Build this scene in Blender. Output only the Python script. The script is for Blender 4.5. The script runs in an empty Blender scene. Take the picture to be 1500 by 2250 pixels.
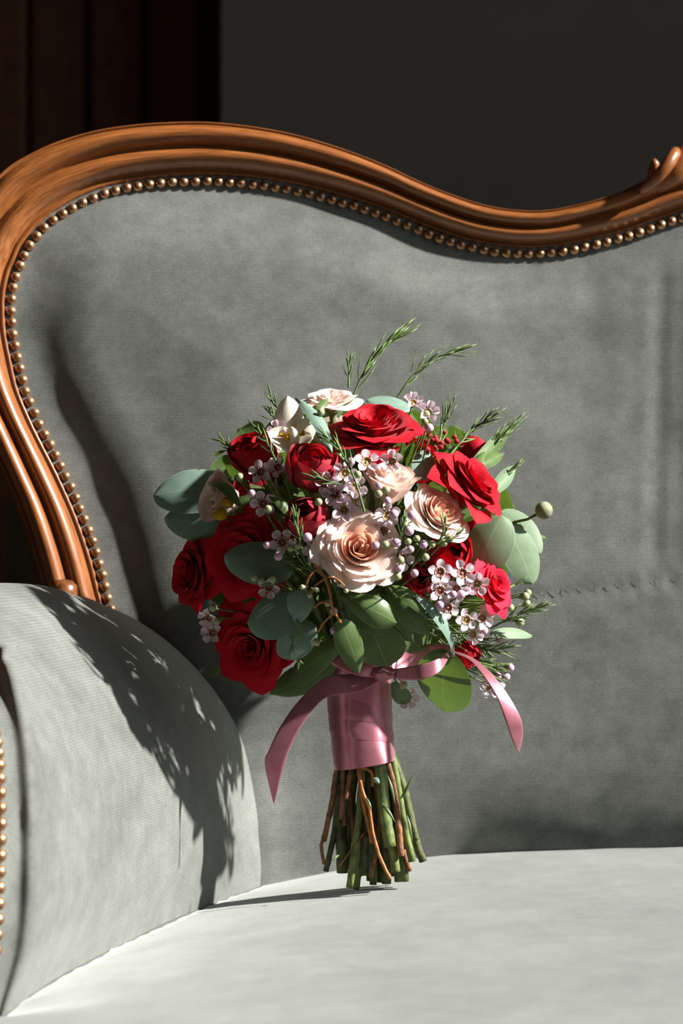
import bpy, math, random
import numpy as np
from mathutils import Vector, Matrix, noise

sc = bpy.context.scene
col = sc.collection
R = math.radians
rnd = random.Random(7)

# ------------------------------------------------------------------ camera, world, sun, exposure
F = 5526.0                      # focal length in pixels of the 1500 x 2250 frame
CAM_Y, ZS = -1.8, 0.42          # camera distance; height of the seat above the floor
ZC = ZS + 0.267
cam_d = bpy.data.cameras.new('camera')
cam = bpy.data.objects.new('camera', cam_d)
col.objects.link(cam)
cam.location = (0, CAM_Y, ZC)
cam.rotation_euler = (R(90), 0, 0)
cam_d.sensor_fit = 'VERTICAL'
cam_d.sensor_height = 36.0
cam_d.lens = F / 2250 * 36.0
cam_d.clip_start = 0.05
cam_d.dof.use_dof = True
cam_d.dof.focus_distance = 1.765
cam_d.dof.aperture_fstop = 7.5
sc.camera = cam

world = bpy.data.worlds.new('world')
sc.world = world
world.use_nodes = True
wb = world.node_tree.nodes['Background']
wb.inputs['Color'].default_value = (0.80, 0.90, 1.0, 1)
wb.inputs['Strength'].default_value = 1.9

SUN = Vector((-0.80, 0.150, -0.57)).normalized()       # the way the sunlight travels
sun_d = bpy.data.lights.new('sun', 'SUN')
sun_d.energy = 12.5
sun_d.angle = R(1.6)
sun_d.color = (1.0, 0.965, 0.91)
sun = bpy.data.objects.new('sun', sun_d)
col.objects.link(sun)
sun.rotation_euler = SUN.to_track_quat('-Z', 'Y').to_euler()
sun.location = (3, -2, 4)

# daylight of the window in the right wall (a portal: it guides the sky's light through the opening)
WIN_X, WY0, WY1, WZ0, WZ1 = 1.75, -1.75, 0.25, 0.95, 2.80
por_d = bpy.data.lights.new('window_portal', 'AREA')
por_d.shape = 'RECTANGLE'
por_d.size = WY1 - WY0
por_d.size_y = WZ1 - WZ0
por_d.cycles.is_portal = True
por = bpy.data.objects.new('window_portal', por_d)
col.objects.link(por)
por.location = (WIN_X + 0.02, (WY0 + WY1) / 2, (WZ0 + WZ1) / 2)
por.rotation_euler = Vector((-1, 0, 0)).to_track_quat('-Z', 'Z').to_euler()

sc.view_settings.view_transform = 'Standard'
sc.view_settings.look = 'None'
sc.view_settings.gamma = 1.0
sc.view_settings.exposure = 0.0
sc.view_settings.use_curve_mapping = False

# ------------------------------------------------------------------ helpers
def P(px, py, d):
    """the point at distance d from the camera plane that the photo shows at (px, py)"""
    return Vector(((px - 750) / F * d, d + CAM_Y, ZC + (1125 - py) / F * d))

WORLD = {}                                            # object name -> world matrix
def wm(o):
    return WORLD.get(o.name, Matrix.Identity(4)) if o else Matrix.Identity(4)

def link(o, parent=None, M=None):
    M = M if M is not None else Matrix.Identity(4)
    col.objects.link(o)
    if parent:
        o.parent = parent
        o.matrix_basis = wm(parent).inverted() @ M
    else:
        o.matrix_basis = M
    WORLD[o.name] = M.copy()
    return o

def mesh(name, verts, faces, mat=None, uvs=None, smooth=True, mats=None, fmat=None):
    me = bpy.data.meshes.new(name)
    me.from_pydata([tuple(v) for v in verts], [], faces)
    for m in (mats or [mat]):
        if m:
            me.materials.append(m)
    if fmat:
        me.polygons.foreach_set('material_index', fmat)
    if uvs is not None:
        ul = me.uv_layers.new(name='UVMap')
        idx = np.empty(len(me.loops), dtype=np.int32)
        me.loops.foreach_get('vertex_index', idx)
        arr = np.array(uvs, dtype=np.float32)[idx]
        ul.data.foreach_set('uv', arr.ravel())
    if smooth:
        me.polygons.foreach_set('use_smooth', [True] * len(me.polygons))
    me.update()
    return me

def part(name, me, parent=None, M=None, label=None, kind=None):
    o = bpy.data.objects.new(name, me)
    link(o, parent, M)
    if label:
        o['label'] = label
    if kind:
        o['kind'] = kind
    return o

def thing(name, loc, label, cat):
    o = bpy.data.objects.new(name, None)
    o.empty_display_size = 0.05
    link(o, None, Matrix.Translation(loc))
    o['label'] = label
    o['category'] = cat
    return o

def grid(pts, closed_u=False):
    """verts, faces, uvs of a list of rows"""
    nu, nv = len(pts), len(pts[0])
    verts = [p for row in pts for p in row]
    uvs = [(i / max(1, nu - 1), j / max(1, nv - 1)) for i in range(nu) for j in range(nv)]
    faces = []
    for i in range(nu if closed_u else nu - 1):
        k = (i + 1) % nu
        for j in range(nv - 1):
            faces.append((i * nv + j, k * nv + j, k * nv + j + 1, i * nv + j + 1))
    return verts, faces, uvs

class MB:
    """collects shapes that belong to one mesh"""
    def __init__(s):
        s.v, s.f, s.u, s.m = [], [], [], []
    def add(s, v, f, u=None, mi=0):
        o = len(s.v)
        s.v += [Vector(p) for p in v]
        s.f += [tuple(i + o for i in q) for q in f]
        s.u += list(u) if u else [(0, 0)] * len(v)
        s.m += [mi] * len(f)
    def box(s, a, b, mi=0):
        x0, y0, z0 = a
        x1, y1, z1 = b
        s.add([(x0, y0, z0), (x1, y0, z0), (x1, y1, z0), (x0, y1, z0), (x0, y0, z1), (x1, y0, z1), (x1, y1, z1), (x0, y1, z1)],
              [(0, 3, 2, 1), (4, 5, 6, 7), (0, 1, 5, 4), (1, 2, 6, 5), (2, 3, 7, 6), (3, 0, 4, 7)], None, mi)
    def tube(s, pts, rad, n=8, mi=0, cap=None, squash=1.0):
        """a tube along pts (Vectors) with radius per point; cap = material index of the ends"""
        pts = [Vector(p) for p in pts]
        m = len(pts)
        rad = rad if isinstance(rad, (list, tuple)) else [rad] * m
        ref = None
        rows = []
        for i, p in enumerate(pts):
            t = (pts[min(i + 1, m - 1)] - pts[max(i - 1, 0)]).normalized()
            if ref is None:
                ref = t.orthogonal().normalized()
            ref = (ref - t * ref.dot(t)).normalized()
            b = t.cross(ref)
            rows.append([p + (ref * math.cos(2 * math.pi * k / n) + b * math.sin(2 * math.pi * k / n) * squash) * rad[i] for k in range(n)] )
        o = len(s.v)
        for i, r in enumerate(rows):
            s.v += r
            s.u += [(i / (m - 1), k / n) for k in range(n)]
        for i in range(m - 1):
            for k in range(n):
                s.f.append((o + i * n + k, o + i * n + (k + 1) % n, o + (i + 1) * n + (k + 1) % n, o + (i + 1) * n + k))
                s.m.append(mi)
        if cap is not None:
            s.f.append(tuple(o + k for k in range(n))[::-1]); s.m.append(cap)
            s.f.append(tuple(o + (m - 1) * n + k for k in range(n))); s.m.append(cap)
    def lathe(s, prof, n=16, mi=0, M=None, mis=None):
        """prof: list of (r, z) round the z axis"""
        M = M or Matrix.Identity(4)
        o = len(s.v)
        for (r, z) in prof:
            for k in range(n):
                a = 2 * math.pi * k / n
                s.v.append(M @ Vector((r * math.cos(a), r * math.sin(a), z)))
                s.u.append((k / n, z))
        for i in range(len(prof) - 1):
            for k in range(n):
                s.f.append((o + i * n + k, o + i * n + (k + 1) % n, o + (i + 1) * n + (k + 1) % n, o + (i + 1) * n + k))
                s.m.append(mis[i] if mis else mi)
    def mesh(s, name, mats, smooth=True):
        mats = mats if isinstance(mats, (list, tuple)) else [mats]
        return mesh(name, s.v, s.f, None, s.u, smooth, mats, s.m)

def catmull(pts, n):
    """n samples of the Catmull-Rom curve through pts (tuples of any length)"""
    A = np.array([tuple(p) for p in pts], dtype=float)
    m = len(A)
    out = []
    for s in np.linspace(0, m - 1, n):
        i = min(int(s), m - 2)
        t = s - i
        p0, p1, p2, p3 = A[max(i - 1, 0)], A[i], A[i + 1], A[min(i + 2, m - 1)]
        if i == 0:
            p0 = 2 * p1 - p2
        if i == m - 2:
            p3 = 2 * p2 - p1
        out.append(0.5 * (2 * p1 + (p2 - p0) * t + (2 * p0 - 5 * p1 + 4 * p2 - p3) * t * t + (3 * p1 - p0 - 3 * p2 + p3) * t ** 3))
    return np.array(out)

def axis_matrix(pos, axis, twist=0.0, scale=1.0):
    z = Vector(axis).normalized()
    q = z.to_track_quat('Z', 'Y')
    return Matrix.Translation(pos) @ q.to_matrix().to_4x4() @ Matrix.Rotation(twist, 4, 'Z') @ Matrix.Scale(scale, 4)

def sstep(a, b, x):
    t = np.clip((x - a) / (b - a), 0, 1)
    return t * t * (3 - 2 * t)

# ------------------------------------------------------------------ materials
class Nodes:
    def __init__(s, name):
        s.mat = bpy.data.materials.new(name)
        s.mat.use_nodes = True
        s.t = s.mat.node_tree
        s.b = s.t.nodes['Principled BSDF']
        s.out = s.t.nodes['Material Output']
    def n(s, typ, **kw):
        nd = s.t.nodes.new(typ)
        for k, v in kw.items():
            if hasattr(nd, k):
                setattr(nd, k, v)
            else:
                nd.inputs[k].default_value = v
        return nd
    def l(s, a, b):
        s.t.links.new(a, b)
    def set(s, **kw):
        for k, v in kw.items():
            s.b.inputs[k.replace('_', ' ')].default_value = v
    def coord(s, kind='Object', scale=(1, 1, 1)):
        c = s.n('ShaderNodeTexCoord')
        m = s.n('ShaderNodeMapping')
        m.inputs['Scale'].default_value = scale
        s.l(c.outputs[kind], m.inputs['Vector'])
        return m.outputs['Vector']
    def noise(s, vec, scale, detail=3.0, rough=0.5):
        nd = s.n('ShaderNodeTexNoise')
        nd.inputs['Scale'].default_value = scale
        nd.inputs['Detail'].default_value = detail
        nd.inputs['Roughness'].default_value = rough
        s.l(vec, nd.inputs['Vector'])
        return nd.outputs['Fac']
    def ramp(s, fac, stops):
        r = s.n('ShaderNodeValToRGB')
        el = r.color_ramp.elements
        while len(el) < len(stops):
            el.new(0.5)
        for e, (p, c) in zip(el, stops):
            e.position = p
            e.color = (*c, 1)
        s.l(fac, r.inputs['Fac'])
        return r.outputs['Color']
    def math(s, op, a, b=None):
        m = s.n('ShaderNodeMath', operation=op)
        for i, v in enumerate((a, b)):
            if v is None:
                continue
            if isinstance(v, (int, float)):
                m.inputs[i].default_value = v
            else:
                s.l(v, m.inputs[i])
        return m.outputs[0]
    def mix(s, fac, a, b, blend='MIX'):
        m = s.n('ShaderNodeMix', data_type='RGBA', blend_type=blend)
        for i, v in ((0, fac), (6, a), (7, b)):
            if isinstance(v, (int, float)):
                m.inputs[i].default_value = v
            elif isinstance(v, tuple):
                m.inputs[i].default_value = (*v, 1)
            else:
                s.l(v, m.inputs[i])
        return m.outputs[2]
    def bump(s, height, strength=0.3, dist=0.001):
        b = s.n('ShaderNodeBump')
        b.inputs['Strength'].default_value = strength
        b.inputs['Distance'].default_value = dist
        s.l(height, b.inputs['Height'])
        s.l(b.outputs['Normal'], s.b.inputs['Normal'])
    def color(s, c):
        if isinstance(c, tuple):
            s.b.inputs['Base Color'].default_value = (*c, 1)
        else:
            s.l(c, s.b.inputs['Base Color'])
    def translucent(s, fac, c):
        t = s.n('ShaderNodeBsdfTranslucent')
        if isinstance(c, tuple):
            t.inputs['Color'].default_value = (*c, 1)
        else:
            s.l(c, t.inputs['Color'])
        m = s.n('ShaderNodeMixShader')
        m.inputs[0].default_value = fac
        s.l(s.b.outputs[0], m.inputs[1])
        s.l(t.outputs[0], m.inputs[2])
        s.l(m.outputs[0], s.out.inputs['Surface'])

def m_fabric(name, rib_axis, rib):
    k = Nodes(name)
    v = k.coord()
    big = k.noise(v, 9.0, 4.0, 0.6)
    mid = k.noise(v, 60.0, 4.0, 0.65)
    fine = k.noise(v, 1250.0, 3.0, 0.7)
    nap = k.math('ADD', k.math('MULTIPLY', big, 0.45), k.math('ADD', k.math('MULTIPLY', mid, 0.35), k.math('MULTIPLY', fine, 0.20)))
    base = k.ramp(nap, [(0.34, (0.090, 0.098, 0.088)), (0.50, (0.146, 0.154, 0.141)), (0.66, (0.208, 0.216, 0.200))])
    # woven ground: fine ribs with broken threads
    w1 = k.n('ShaderNodeTexWave', wave_type='BANDS', bands_direction=rib_axis)
    w1.inputs['Scale'].default_value = 175.0
    w1.inputs['Distortion'].default_value = 1.8
    w1.inputs['Detail'].default_value = 2.0
    w1.inputs['Detail Scale'].default_value = 2.5
    k.l(v, w1.inputs['Vector'])
    w2 = k.n('ShaderNodeTexWave', wave_type='BANDS', bands_direction='X')
    w2.inputs['Scale'].default_value = 230.0
    w2.inputs['Distortion'].default_value = 2.5
    k.l(v, w2.inputs['Vector'])
    ribs = k.math('ADD', k.math('MULTIPLY', w1.outputs['Fac'], 0.26 * rib), k.math('ADD', k.math('MULTIPLY', w2.outputs['Fac'], 0.12 * rib), k.math('MULTIPLY', fine, 1.0)))
    dark = k.ramp(ribs, [(0.40, (0.66, 0.66, 0.66)), (0.92, (1.30, 1.30, 1.30))])
    k.color(k.mix(1.0, base, dark, 'MULTIPLY'))
    k.set(Roughness=0.9, Sheen_Weight=0.62, Sheen_Roughness=0.38)
    k.b.inputs['Sheen Tint'].default_value = (0.93, 0.97, 0.93, 1)
    k.b.inputs['Specular IOR Level'].default_value = 0.12
    k.bump(ribs, 0.28, 0.0010)
    return k.mat

def m_wood(name, dark, light, rough=0.28, scale=(6, 60, 1), coat=0.35):
    k = Nodes(name)
    v = k.coord('UV', scale)
    g = k.noise(v, 3.0, 6.0, 0.62)
    g2 = k.noise(v, 14.0, 4.0, 0.6)
    f = k.math('ADD', k.math('MULTIPLY', g, 0.75), k.math('MULTIPLY', g2, 0.25))
    k.color(k.ramp(f, [(0.38, dark), (0.49, tuple((a + b) / 2 for a, b in zip(dark, light))), (0.60, light)]))
    k.set(Roughness=rough, Coat_Weight=coat, Coat_Roughness=0.30)
    k.b.inputs['Specular IOR Level'].default_value = 0.4
    k.bump(f, 0.10, 0.0006)
    return k.mat

def m_plain(name, c, rough=0.6, spec=0.3, metal=0.0, var=0.12, scale=120.0, bump=0.1, dist=0.0005):
    k = Nodes(name)
    v = k.coord()
    f = k.noise(v, scale, 4.0)
    k.color(k.ramp(f, [(0.3, tuple(x * (1 - var) for x in c)), (0.7, tuple(min(1, x * (1 + var)) for x in c))]))
    k.set(Roughness=rough, Metallic=metal)
    k.b.inputs['Specular IOR Level'].default_value = spec
    if bump:
        k.bump(f, bump, dist)
    return k.mat

def m_petal(name, base, tip, trans, tfac=0.25, rough=0.62, sheen=0.3, spec=0.2):
    """petal: uv.y runs from its foot to its rim"""
    k = Nodes(name)
    tc = k.n('ShaderNodeTexCoord')
    sep = k.n('ShaderNodeSeparateXYZ')
    k.l(tc.outputs['UV'], sep.inputs[0])
    mp = k.n('ShaderNodeMapping')
    mp.inputs['Scale'].default_value = (26, 2.2, 1)
    k.l(tc.outputs['UV'], mp.inputs['Vector'])
    vein = k.noise(mp.outputs['Vector'], 1.6, 3.0)
    f = k.math('ADD', sep.outputs['Y'], k.math('MULTIPLY', k.math('SUBTRACT', vein, 0.5), 0.30))
    k.color(k.ramp(f, [(0.15, base), (0.85, tip)]))
    k.set(Roughness=rough, Sheen_Weight=sheen, Sheen_Roughness=0.5)
    k.b.inputs['Sheen Tint'].default_value = (*[min(1, x * 0.7 + 0.25) for x in tip], 1)
    k.b.inputs['Specular IOR Level'].default_value = spec
    k.bump(vein, 0.25, 0.0008)
    k.translucent(tfac, trans)
    return k.mat

def m_leaf(name, c, c2, vein, trans, tfac=0.22, rough=0.48, spec=0.3):
    """leaf: uv.x from stalk to tip, uv.y across"""
    k = Nodes(name)
    tc = k.n('ShaderNodeTexCoord')
    sep = k.n('ShaderNodeSeparateXYZ')
    k.l(tc.outputs['UV'], sep.inputs[0])
    ac = k.math('ABSOLUTE', k.math('SUBTRACT', sep.outputs['Y'], 0.5))
    mid = k.math('LESS_THAN', ac, 0.013)
    side = k.math('SINE', k.math('MULTIPLY', k.math('SUBTRACT', sep.outputs['X'], k.math('MULTIPLY', ac, 0.7)), 52.0))
    side = k.math('MULTIPLY', k.math('GREATER_THAN', side, 0.975), 0.12)
    edge = k.math('MULTIPLY', k.math('GREATER_THAN', ac, 0.488), 0.8)
    fac = k.math('MAXIMUM', k.math('MULTIPLY', mid, 0.45), k.math('MAXIMUM', side, edge))
    nz = k.noise(k.coord(), 90.0, 4.0)
    base = k.ramp(nz, [(0.3, c), (0.7, c2)])
    k.color(k.mix(fac, base, vein))
    k.set(Roughness=rough)
    k.b.inputs['Specular IOR Level'].default_value = spec
    k.bump(k.math('ADD', k.math('MULTIPLY', nz, 0.4), fac), 0.12, 0.0006)
    k.translucent(tfac, trans)
    return k.mat

def m_satin(name):
    k = Nodes(name)
    v = k.coord('Object')
    w = k.n('ShaderNodeTexWave', wave_type='BANDS', bands_direction='DIAGONAL')
    w.inputs['Scale'].default_value = 420.0
    w.inputs['Distortion'].default_value = 0.6
    k.l(v, w.inputs['Vector'])
    n1 = k.noise(v, 70.0, 3.0)
    k.color(k.ramp(n1, [(0.3, (0.420, 0.130, 0.172)), (0.7, (0.520, 0.185, 0.235))]))
    k.set(Roughness=0.37, Metallic=0.60, Sheen_Weight=0.3)
    k.b.inputs['Specular IOR Level'].default_value = 0.55
    tg = k.n('ShaderNodeTangent', direction_type='UV_MAP', uv_map='UVMap')
    k.l(tg.outputs['Tangent'], k.b.inputs['Tangent'])
    k.b.inputs['Anisotropic'].default_value = 0.85
    k.b.inputs['Anisotropic Rotation'].default_value = 0.25
    k.bump(k.math('ADD', k.math('MULTIPLY', w.outputs['Fac'], 0.05), n1), 0.07, 0.0012)
    return k.mat

M_BACK = m_fabric('sage velvet upright', 'Z', 0.85)
M_SEAT = m_fabric('sage velvet flat', 'Y', 0.2)
M_WOOD = m_wood('polished walnut', (0.125, 0.036, 0.008), (0.330, 0.112, 0.027), 0.34, (3, 22, 1), 0.6)
M_DOOR = m_wood('dark door wood', (0.060, 0.017, 0.005), (0.105, 0.034, 0.010), 0.6, (30, 4, 1), 0.0)
M_BRASS = m_plain('aged bronze nail', (0.40, 0.215, 0.110), 0.36, 0.5, 0.85, 0.25, 300.0, 0.05)
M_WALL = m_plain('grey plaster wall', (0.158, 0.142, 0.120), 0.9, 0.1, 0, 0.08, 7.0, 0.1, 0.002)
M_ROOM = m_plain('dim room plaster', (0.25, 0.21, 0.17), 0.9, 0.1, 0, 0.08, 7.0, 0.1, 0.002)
M_FLOOR = m_plain('brown floor boards', (0.13, 0.075, 0.04), 0.5, 0.3, 0, 0.25, 9.0, 0.1, 0.001)
M_WHITE = m_plain('window paint', (0.65, 0.64, 0.60), 0.5, 0.3, 0, 0.05, 40.0)
M_THREAD = m_plain('sage thread', (0.10, 0.11, 0.095), 0.8, 0.1, 0, 0.2, 800.0)

M_RED = m_petal('crimson petal', (0.26, 0.002, 0.008), (0.50, 0.003, 0.016), (0.62, 0.004, 0.012), 0.20, 0.60, 0.30, 0.15)
M_ROSE = m_petal('dusty red petal', (0.24, 0.006, 0.016), (0.46, 0.035, 0.055), (0.62, 0.02, 0.03), 0.20, 0.68, 0.35, 0.15)
M_CORAL = m_petal('bright cerise petal', (0.52, 0.006, 0.020), (0.72, 0.016, 0.055), (0.85, 0.02, 0.05), 0.30, 0.6, 0.3, 0.15)
M_CREAM = m_petal('blush cream petal', (0.88, 0.68, 0.58), (0.92, 0.80, 0.745), (0.92, 0.72, 0.62), 0.36, 0.62, 0.15, 0.2)
M_PEACH = m_petal('peach heart petal', (0.84, 0.40, 0.28), (0.90, 0.62, 0.50), (0.90, 0.52, 0.38), 0.40, 0.62, 0.15, 0.2)
M_WHITEP = m_petal('white petal', (0.74, 0.72, 0.50), (0.84, 0.82, 0.77), (0.85, 0.82, 0.66), 0.28, 0.55, 0.1, 0.2)
M_WAX = m_petal('wax flower petal', (0.76, 0.60, 0.66), (0.82, 0.70, 0.78), (0.80, 0.62, 0.70), 0.25, 0.42, 0.1, 0.4)
M_CUP = m_plain('wax flower cup', (0.26, 0.065, 0.045), 0.4, 0.4, 0, 0.3, 900.0)
M_CUP2 = m_plain('green wax flower cup', (0.30, 0.19, 0.05), 0.4, 0.4, 0, 0.3, 900.0)
M_RIM = m_plain('wax flower rim', (0.68, 0.55, 0.46), 0.45, 0.4, 0, 0.1, 900.0)
M_BUD = m_plain('pink bud', (0.60, 0.37, 0.50), 0.38, 0.45, 0, 0.22, 260.0, 0.1)
M_BUDG = m_plain('green bud', (0.34, 0.37, 0.20), 0.45, 0.4, 0, 0.25, 260.0, 0.15)
M_CALYX = m_plain('calyx green', (0.22, 0.26, 0.11), 0.5, 0.35, 0, 0.25, 400.0, 0.2)
M_YELLOW = m_plain('yellow pompom', (0.62, 0.36, 0.02), 0.8, 0.1, 0, 0.35, 1400.0, 0.9, 0.002)
M_ANTHER = m_plain('yellow pollen', (0.70, 0.40, 0.03), 0.8, 0.1, 0, 0.35, 1500.0, 0.8, 0.001)
M_EUC = m_leaf('blue green eucalyptus', (0.165, 0.255, 0.205), (0.215, 0.320, 0.260), (0.36, 0.46, 0.38), (0.25, 0.42, 0.20), 0.12)
M_EUCP = m_leaf('pale eucalyptus', (0.175, 0.255, 0.155), (0.225, 0.312, 0.195), (0.42, 0.52, 0.36), (0.30, 0.46, 0.18), 0.18)
M_GREEN = m_leaf('green leaf', (0.070, 0.118, 0.038), (0.105, 0.165, 0.055), (0.30, 0.38, 0.18), (0.24, 0.42, 0.05), 0.13, 0.42, 0.35)
M_NEEDLE = m_plain('needle foliage', (0.105, 0.170, 0.050), 0.45, 0.35, 0, 0.35, 60.0, 0.1)
M_STEMG = m_plain('green stem', (0.125, 0.165, 0.048), 0.45, 0.4, 0, 0.45, 140.0, 0.5, 0.0012)
M_STEMD = m_plain('olive stem', (0.085, 0.095, 0.036), 0.55, 0.3, 0, 0.5, 160.0, 0.6, 0.0012)
M_STEMB = m_plain('brown twig', (0.215, 0.100, 0.048), 0.6, 0.3, 0, 0.5, 190.0, 0.7, 0.0012)
M_STEMO = m_plain('orange twig', (0.42, 0.150, 0.035), 0.45, 0.4, 0, 0.4, 190.0, 0.4, 0.0008)
M_CUT = m_plain('cut stem end', (0.50, 0.46, 0.28), 0.8, 0.2, 0, 0.3, 500.0, 0.4)
M_SATIN = m_satin('dusty pink satin')

# ------------------------------------------------------------------ the room
XL, XR, YF, YB, ZT = -2.3, WIN_X, -3.4, 1.45, 3.1
def struct(name, m, mats, label=None):
    o = part(name, m.mesh(name, mats, False), None, None, label)
    o['kind'] = 'structure'
    return o

m = MB(); m.box((XL - .1, YF - .1, -0.1), (XR + .25, YB + .35, 0)); struct('floor', m, M_FLOOR, 'brown wooden floor under the sofa')
m = MB(); m.box((XL - .1, YF - .1, ZT), (XR + .25, YB + .35, ZT + .1)); struct('ceiling', m, M_ROOM, 'pale plaster ceiling of the dim room')
m = MB(); m.box((XL - .1, YF - .1, 0), (XL, YB + .35, ZT)); struct('wall_left', m, M_ROOM, 'dim plaster wall beside the sofa')
m = MB(); m.box((XL, YF - .1, 0), (XR, YF, ZT)); struct('wall_front', m, M_ROOM, 'dim plaster wall facing the sofa')
m = MB()
m.box((XR, YF - .1, 0), (XR + .25, WY0, ZT)); m.box((XR, WY1, 0), (XR + .25, YB + .35, ZT))
m.box((XR, WY0, 0), (XR + .25, WY1, WZ0)); m.box((XR, WY0, WZ1), (XR + .25, WY1, ZT))
struct('wall_right', m, M_ROOM, 'plaster wall with the window opening')
m = MB()
for a, b in (((XR + .06, WY0, WZ0), (XR + .12, WY0 + .05, WZ1)), ((XR + .06, WY1 - .05, WZ0), (XR + .12, WY1, WZ1)),
             ((XR + .06, WY0 + .05, WZ0), (XR + .12, WY1 - .05, WZ0 + .05)), ((XR + .06, WY0 + .05, WZ1 - .05), (XR + .12, WY1 - .05, WZ1))):
    m.box(a, b)
win = struct('window_1', m, M_WHITE, 'open window letting the sun onto the sofa')
m = MB(); m.box((XR - .06, WY0 - .04, WZ0 - .04), (XR + .06, WY1 + .04, WZ0))
part('window_sill', m.mesh('window_sill', M_WHITE, False), win)
# back wall: grey plaster, and a recess at the left that holds a dark wooden door
dW = YB - CAM_Y
wx = lambda px, d=dW: (px - 750) / F * d
xe = wx(486)
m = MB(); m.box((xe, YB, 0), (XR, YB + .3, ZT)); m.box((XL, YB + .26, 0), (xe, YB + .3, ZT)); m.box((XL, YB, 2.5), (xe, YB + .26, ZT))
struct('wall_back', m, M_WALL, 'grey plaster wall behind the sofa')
door = MB(); dd = dW + .17
door.box((XL, YB + .20, 0), (wx(438, dd), YB + .24, 2.45))
door_o = struct('door_1', door, M_DOOR, 'dark brown wooden door with upright boards')
def board(px0, px1, y0, y1):
    b = MB()
    x0, x1 = wx(px0, dd), wx(px1, dd)
    pts = [[(x0, y1, z), (x0, y0 + .006, z), (x0 + .006, y0, z), (x1 - .006, y0, z), (x1, y0 + .006, z), (x1, y1, z)] for z in np.linspace(0.01, 2.44, 8)]
    v, f, u = grid(pts)
    b.add(v, f, u)
    part('board', b.mesh('board', M_DOOR, False), door_o)
for a, b, y in ((325, 438, .165), (196, 315, .175), (60, 188, .19), (-80, 54, .17), (-220, -86, .18), (-360, -226, .17), (-500, -366, .18)):
    board(a, b, YB + y, YB + .2)
m = MB(); m.box((XR - 1.0, YB - .018, 0), (XR, YB, .12)); m.box((xe, YB - .018, 0), (XR - 1.0, YB, .12))
struct('baseboard_back', m, M_DOOR, 'dark baseboard along the grey wall')

# ------------------------------------------------------------------ the sofa
XM = 0.327                                              # the sofa's middle
sofa = thing('antique_sofa', (XM, -0.2, 0), 'antique sofa in sage velvet with carved walnut frame and bronze nailheads', 'sofa')
YB0, KB, REC = 0.167, 0.15, 0.07
def yb(x, z):
    """the curved, slightly reclined plane of the backrest"""
    return YB0 - KB * (x - XM) ** 2 + REC * (z - ZS)
def back_pt(px, py):
    d = 1.95
    for _ in range(8):
        p = P(px, py, d)
        d = yb(p.x, p.z) - CAM_Y
    return P(px, py, d)
def back_n(x, z):
    return Vector((-2 * KB * (x - XM), -1, REC)).normalized() if False else Vector((-(2 * KB * (x - XM)), -1.0, REC)).normalized()

PAIRS = [((262, 1440), (140, 1420)), ((250, 1370), (118, 1360)), ((232, 1300), (97, 1300)), ((213, 1225), (70, 1205)), ((180, 1130), (38, 1110)), ((140, 1040), (-5, 1015)),
         ((107, 975), (-38, 940)), ((80, 920), (-65, 880)), ((55, 860), (-88, 820)), ((42, 810), (-102, 770)), ((28, 740), (-114, 705)),
         ((24, 690), (-117, 650)), ((25, 650), (-114, 605)), ((33, 610), (-105, 560)), ((45, 580), (-90, 515)), ((57, 552), (-68, 472)),
         ((78, 522), (-35, 425)), ((108, 492), (8, 378)), ((142, 469), (60, 345)), ((182, 447), (122, 317)), ((240, 425), (203, 293)),
         ((312, 410), (292, 279)), ((400, 402), (387, 273)), ((470, 401), (470, 274)), ((540, 406), (560, 284)), ((602, 414), (640, 299)),
         ((662, 425), (712, 319)), ((722, 440), (780, 342)), ((796, 461), (850, 370)), ((850, 480), (900, 394)), ((900, 500), (950, 416)),
         ((950, 520), (1000, 435)), ((1000, 537), (1046, 450)), ((1050, 549), (1090, 460)), ((1100, 557), (1132, 465)), ((1150, 560), (1172, 467)),
         ((1200, 559), (1212, 464)), ((1250, 552), (1252, 456)), ((1302, 541), (1295, 446)), ((1370, 524), (1350, 428)), ((1440, 500), (1404, 404)),
         ((1505, 478), (1465, 380)), ((1570, 458), (1545, 372)), ((1640, 445), (1640, 350))]
NS = 430
Nc = catmull([a for a, b in PAIRS], NS)
Oc = catmull([b for a, b in PAIRS], NS)
# inner edge of the wood: the nail line shifted outwards by 12 px
tan = np.gradient(Nc, axis=0)
tan /= np.linalg.norm(tan, axis=1)[:, None]
nrm = np.stack([tan[:, 1], -tan[:, 0]], axis=1)
Ic = Nc + nrm * 13.0
N3 = [back_pt(*p) for p in Nc]
I3 = [back_pt(*p) for p in Ic]
O3 = [back_pt(*p) for p in Oc]
for L3 in (N3, I3, O3):
    for i, p in enumerate(L3):
        p.x = min(p.x, XM - 2e-5 * (NS - 1 - i))
    L3[-1].x = XM

PROF = [(0.0, -.012), (0.0, .006), (.015, .0095), (.05, .0105), (.085, .0095), (.105, .0085), (.13, .0100), (.18, .0135), (.24, .0168), (.31, .0190), (.38, .0192),
        (.44, .0178), (.485, .0150), (.515, .0132), (.54, .0138), (.565, .0155), (.61, .0185), (.67, .0212), (.74, .0225), (.81, .0220), (.87, .0198),
        (.915, .0165), (.935, .0140), (.948, .0145), (.965, .0158), (.985, .0148), (1.0, .0110), (1.01, -.005), (1.0, -.034), (0.05, -.034), (0.0, -.012)]
def rail_pts(i0, i1, mirror=False):
    rows = []
    for i in range(i0, i1):
        a, b = I3[i], O3[i]
        n = back_n((a.x + b.x) / 2, (a.z + b.z) / 2)
        w = (b - a).length / 0.043
        row = []
        for u, v in PROF:
            p = a.lerp(b, u) + n * (v * (0.75 + 0.25 * w if v > 0 else 1) - 0.004)
            if mirror:
                p = Vector((2 * XM - p.x, p.y, p.z))
            row.append(p)
        rows.append(row)
    return rows
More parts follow.
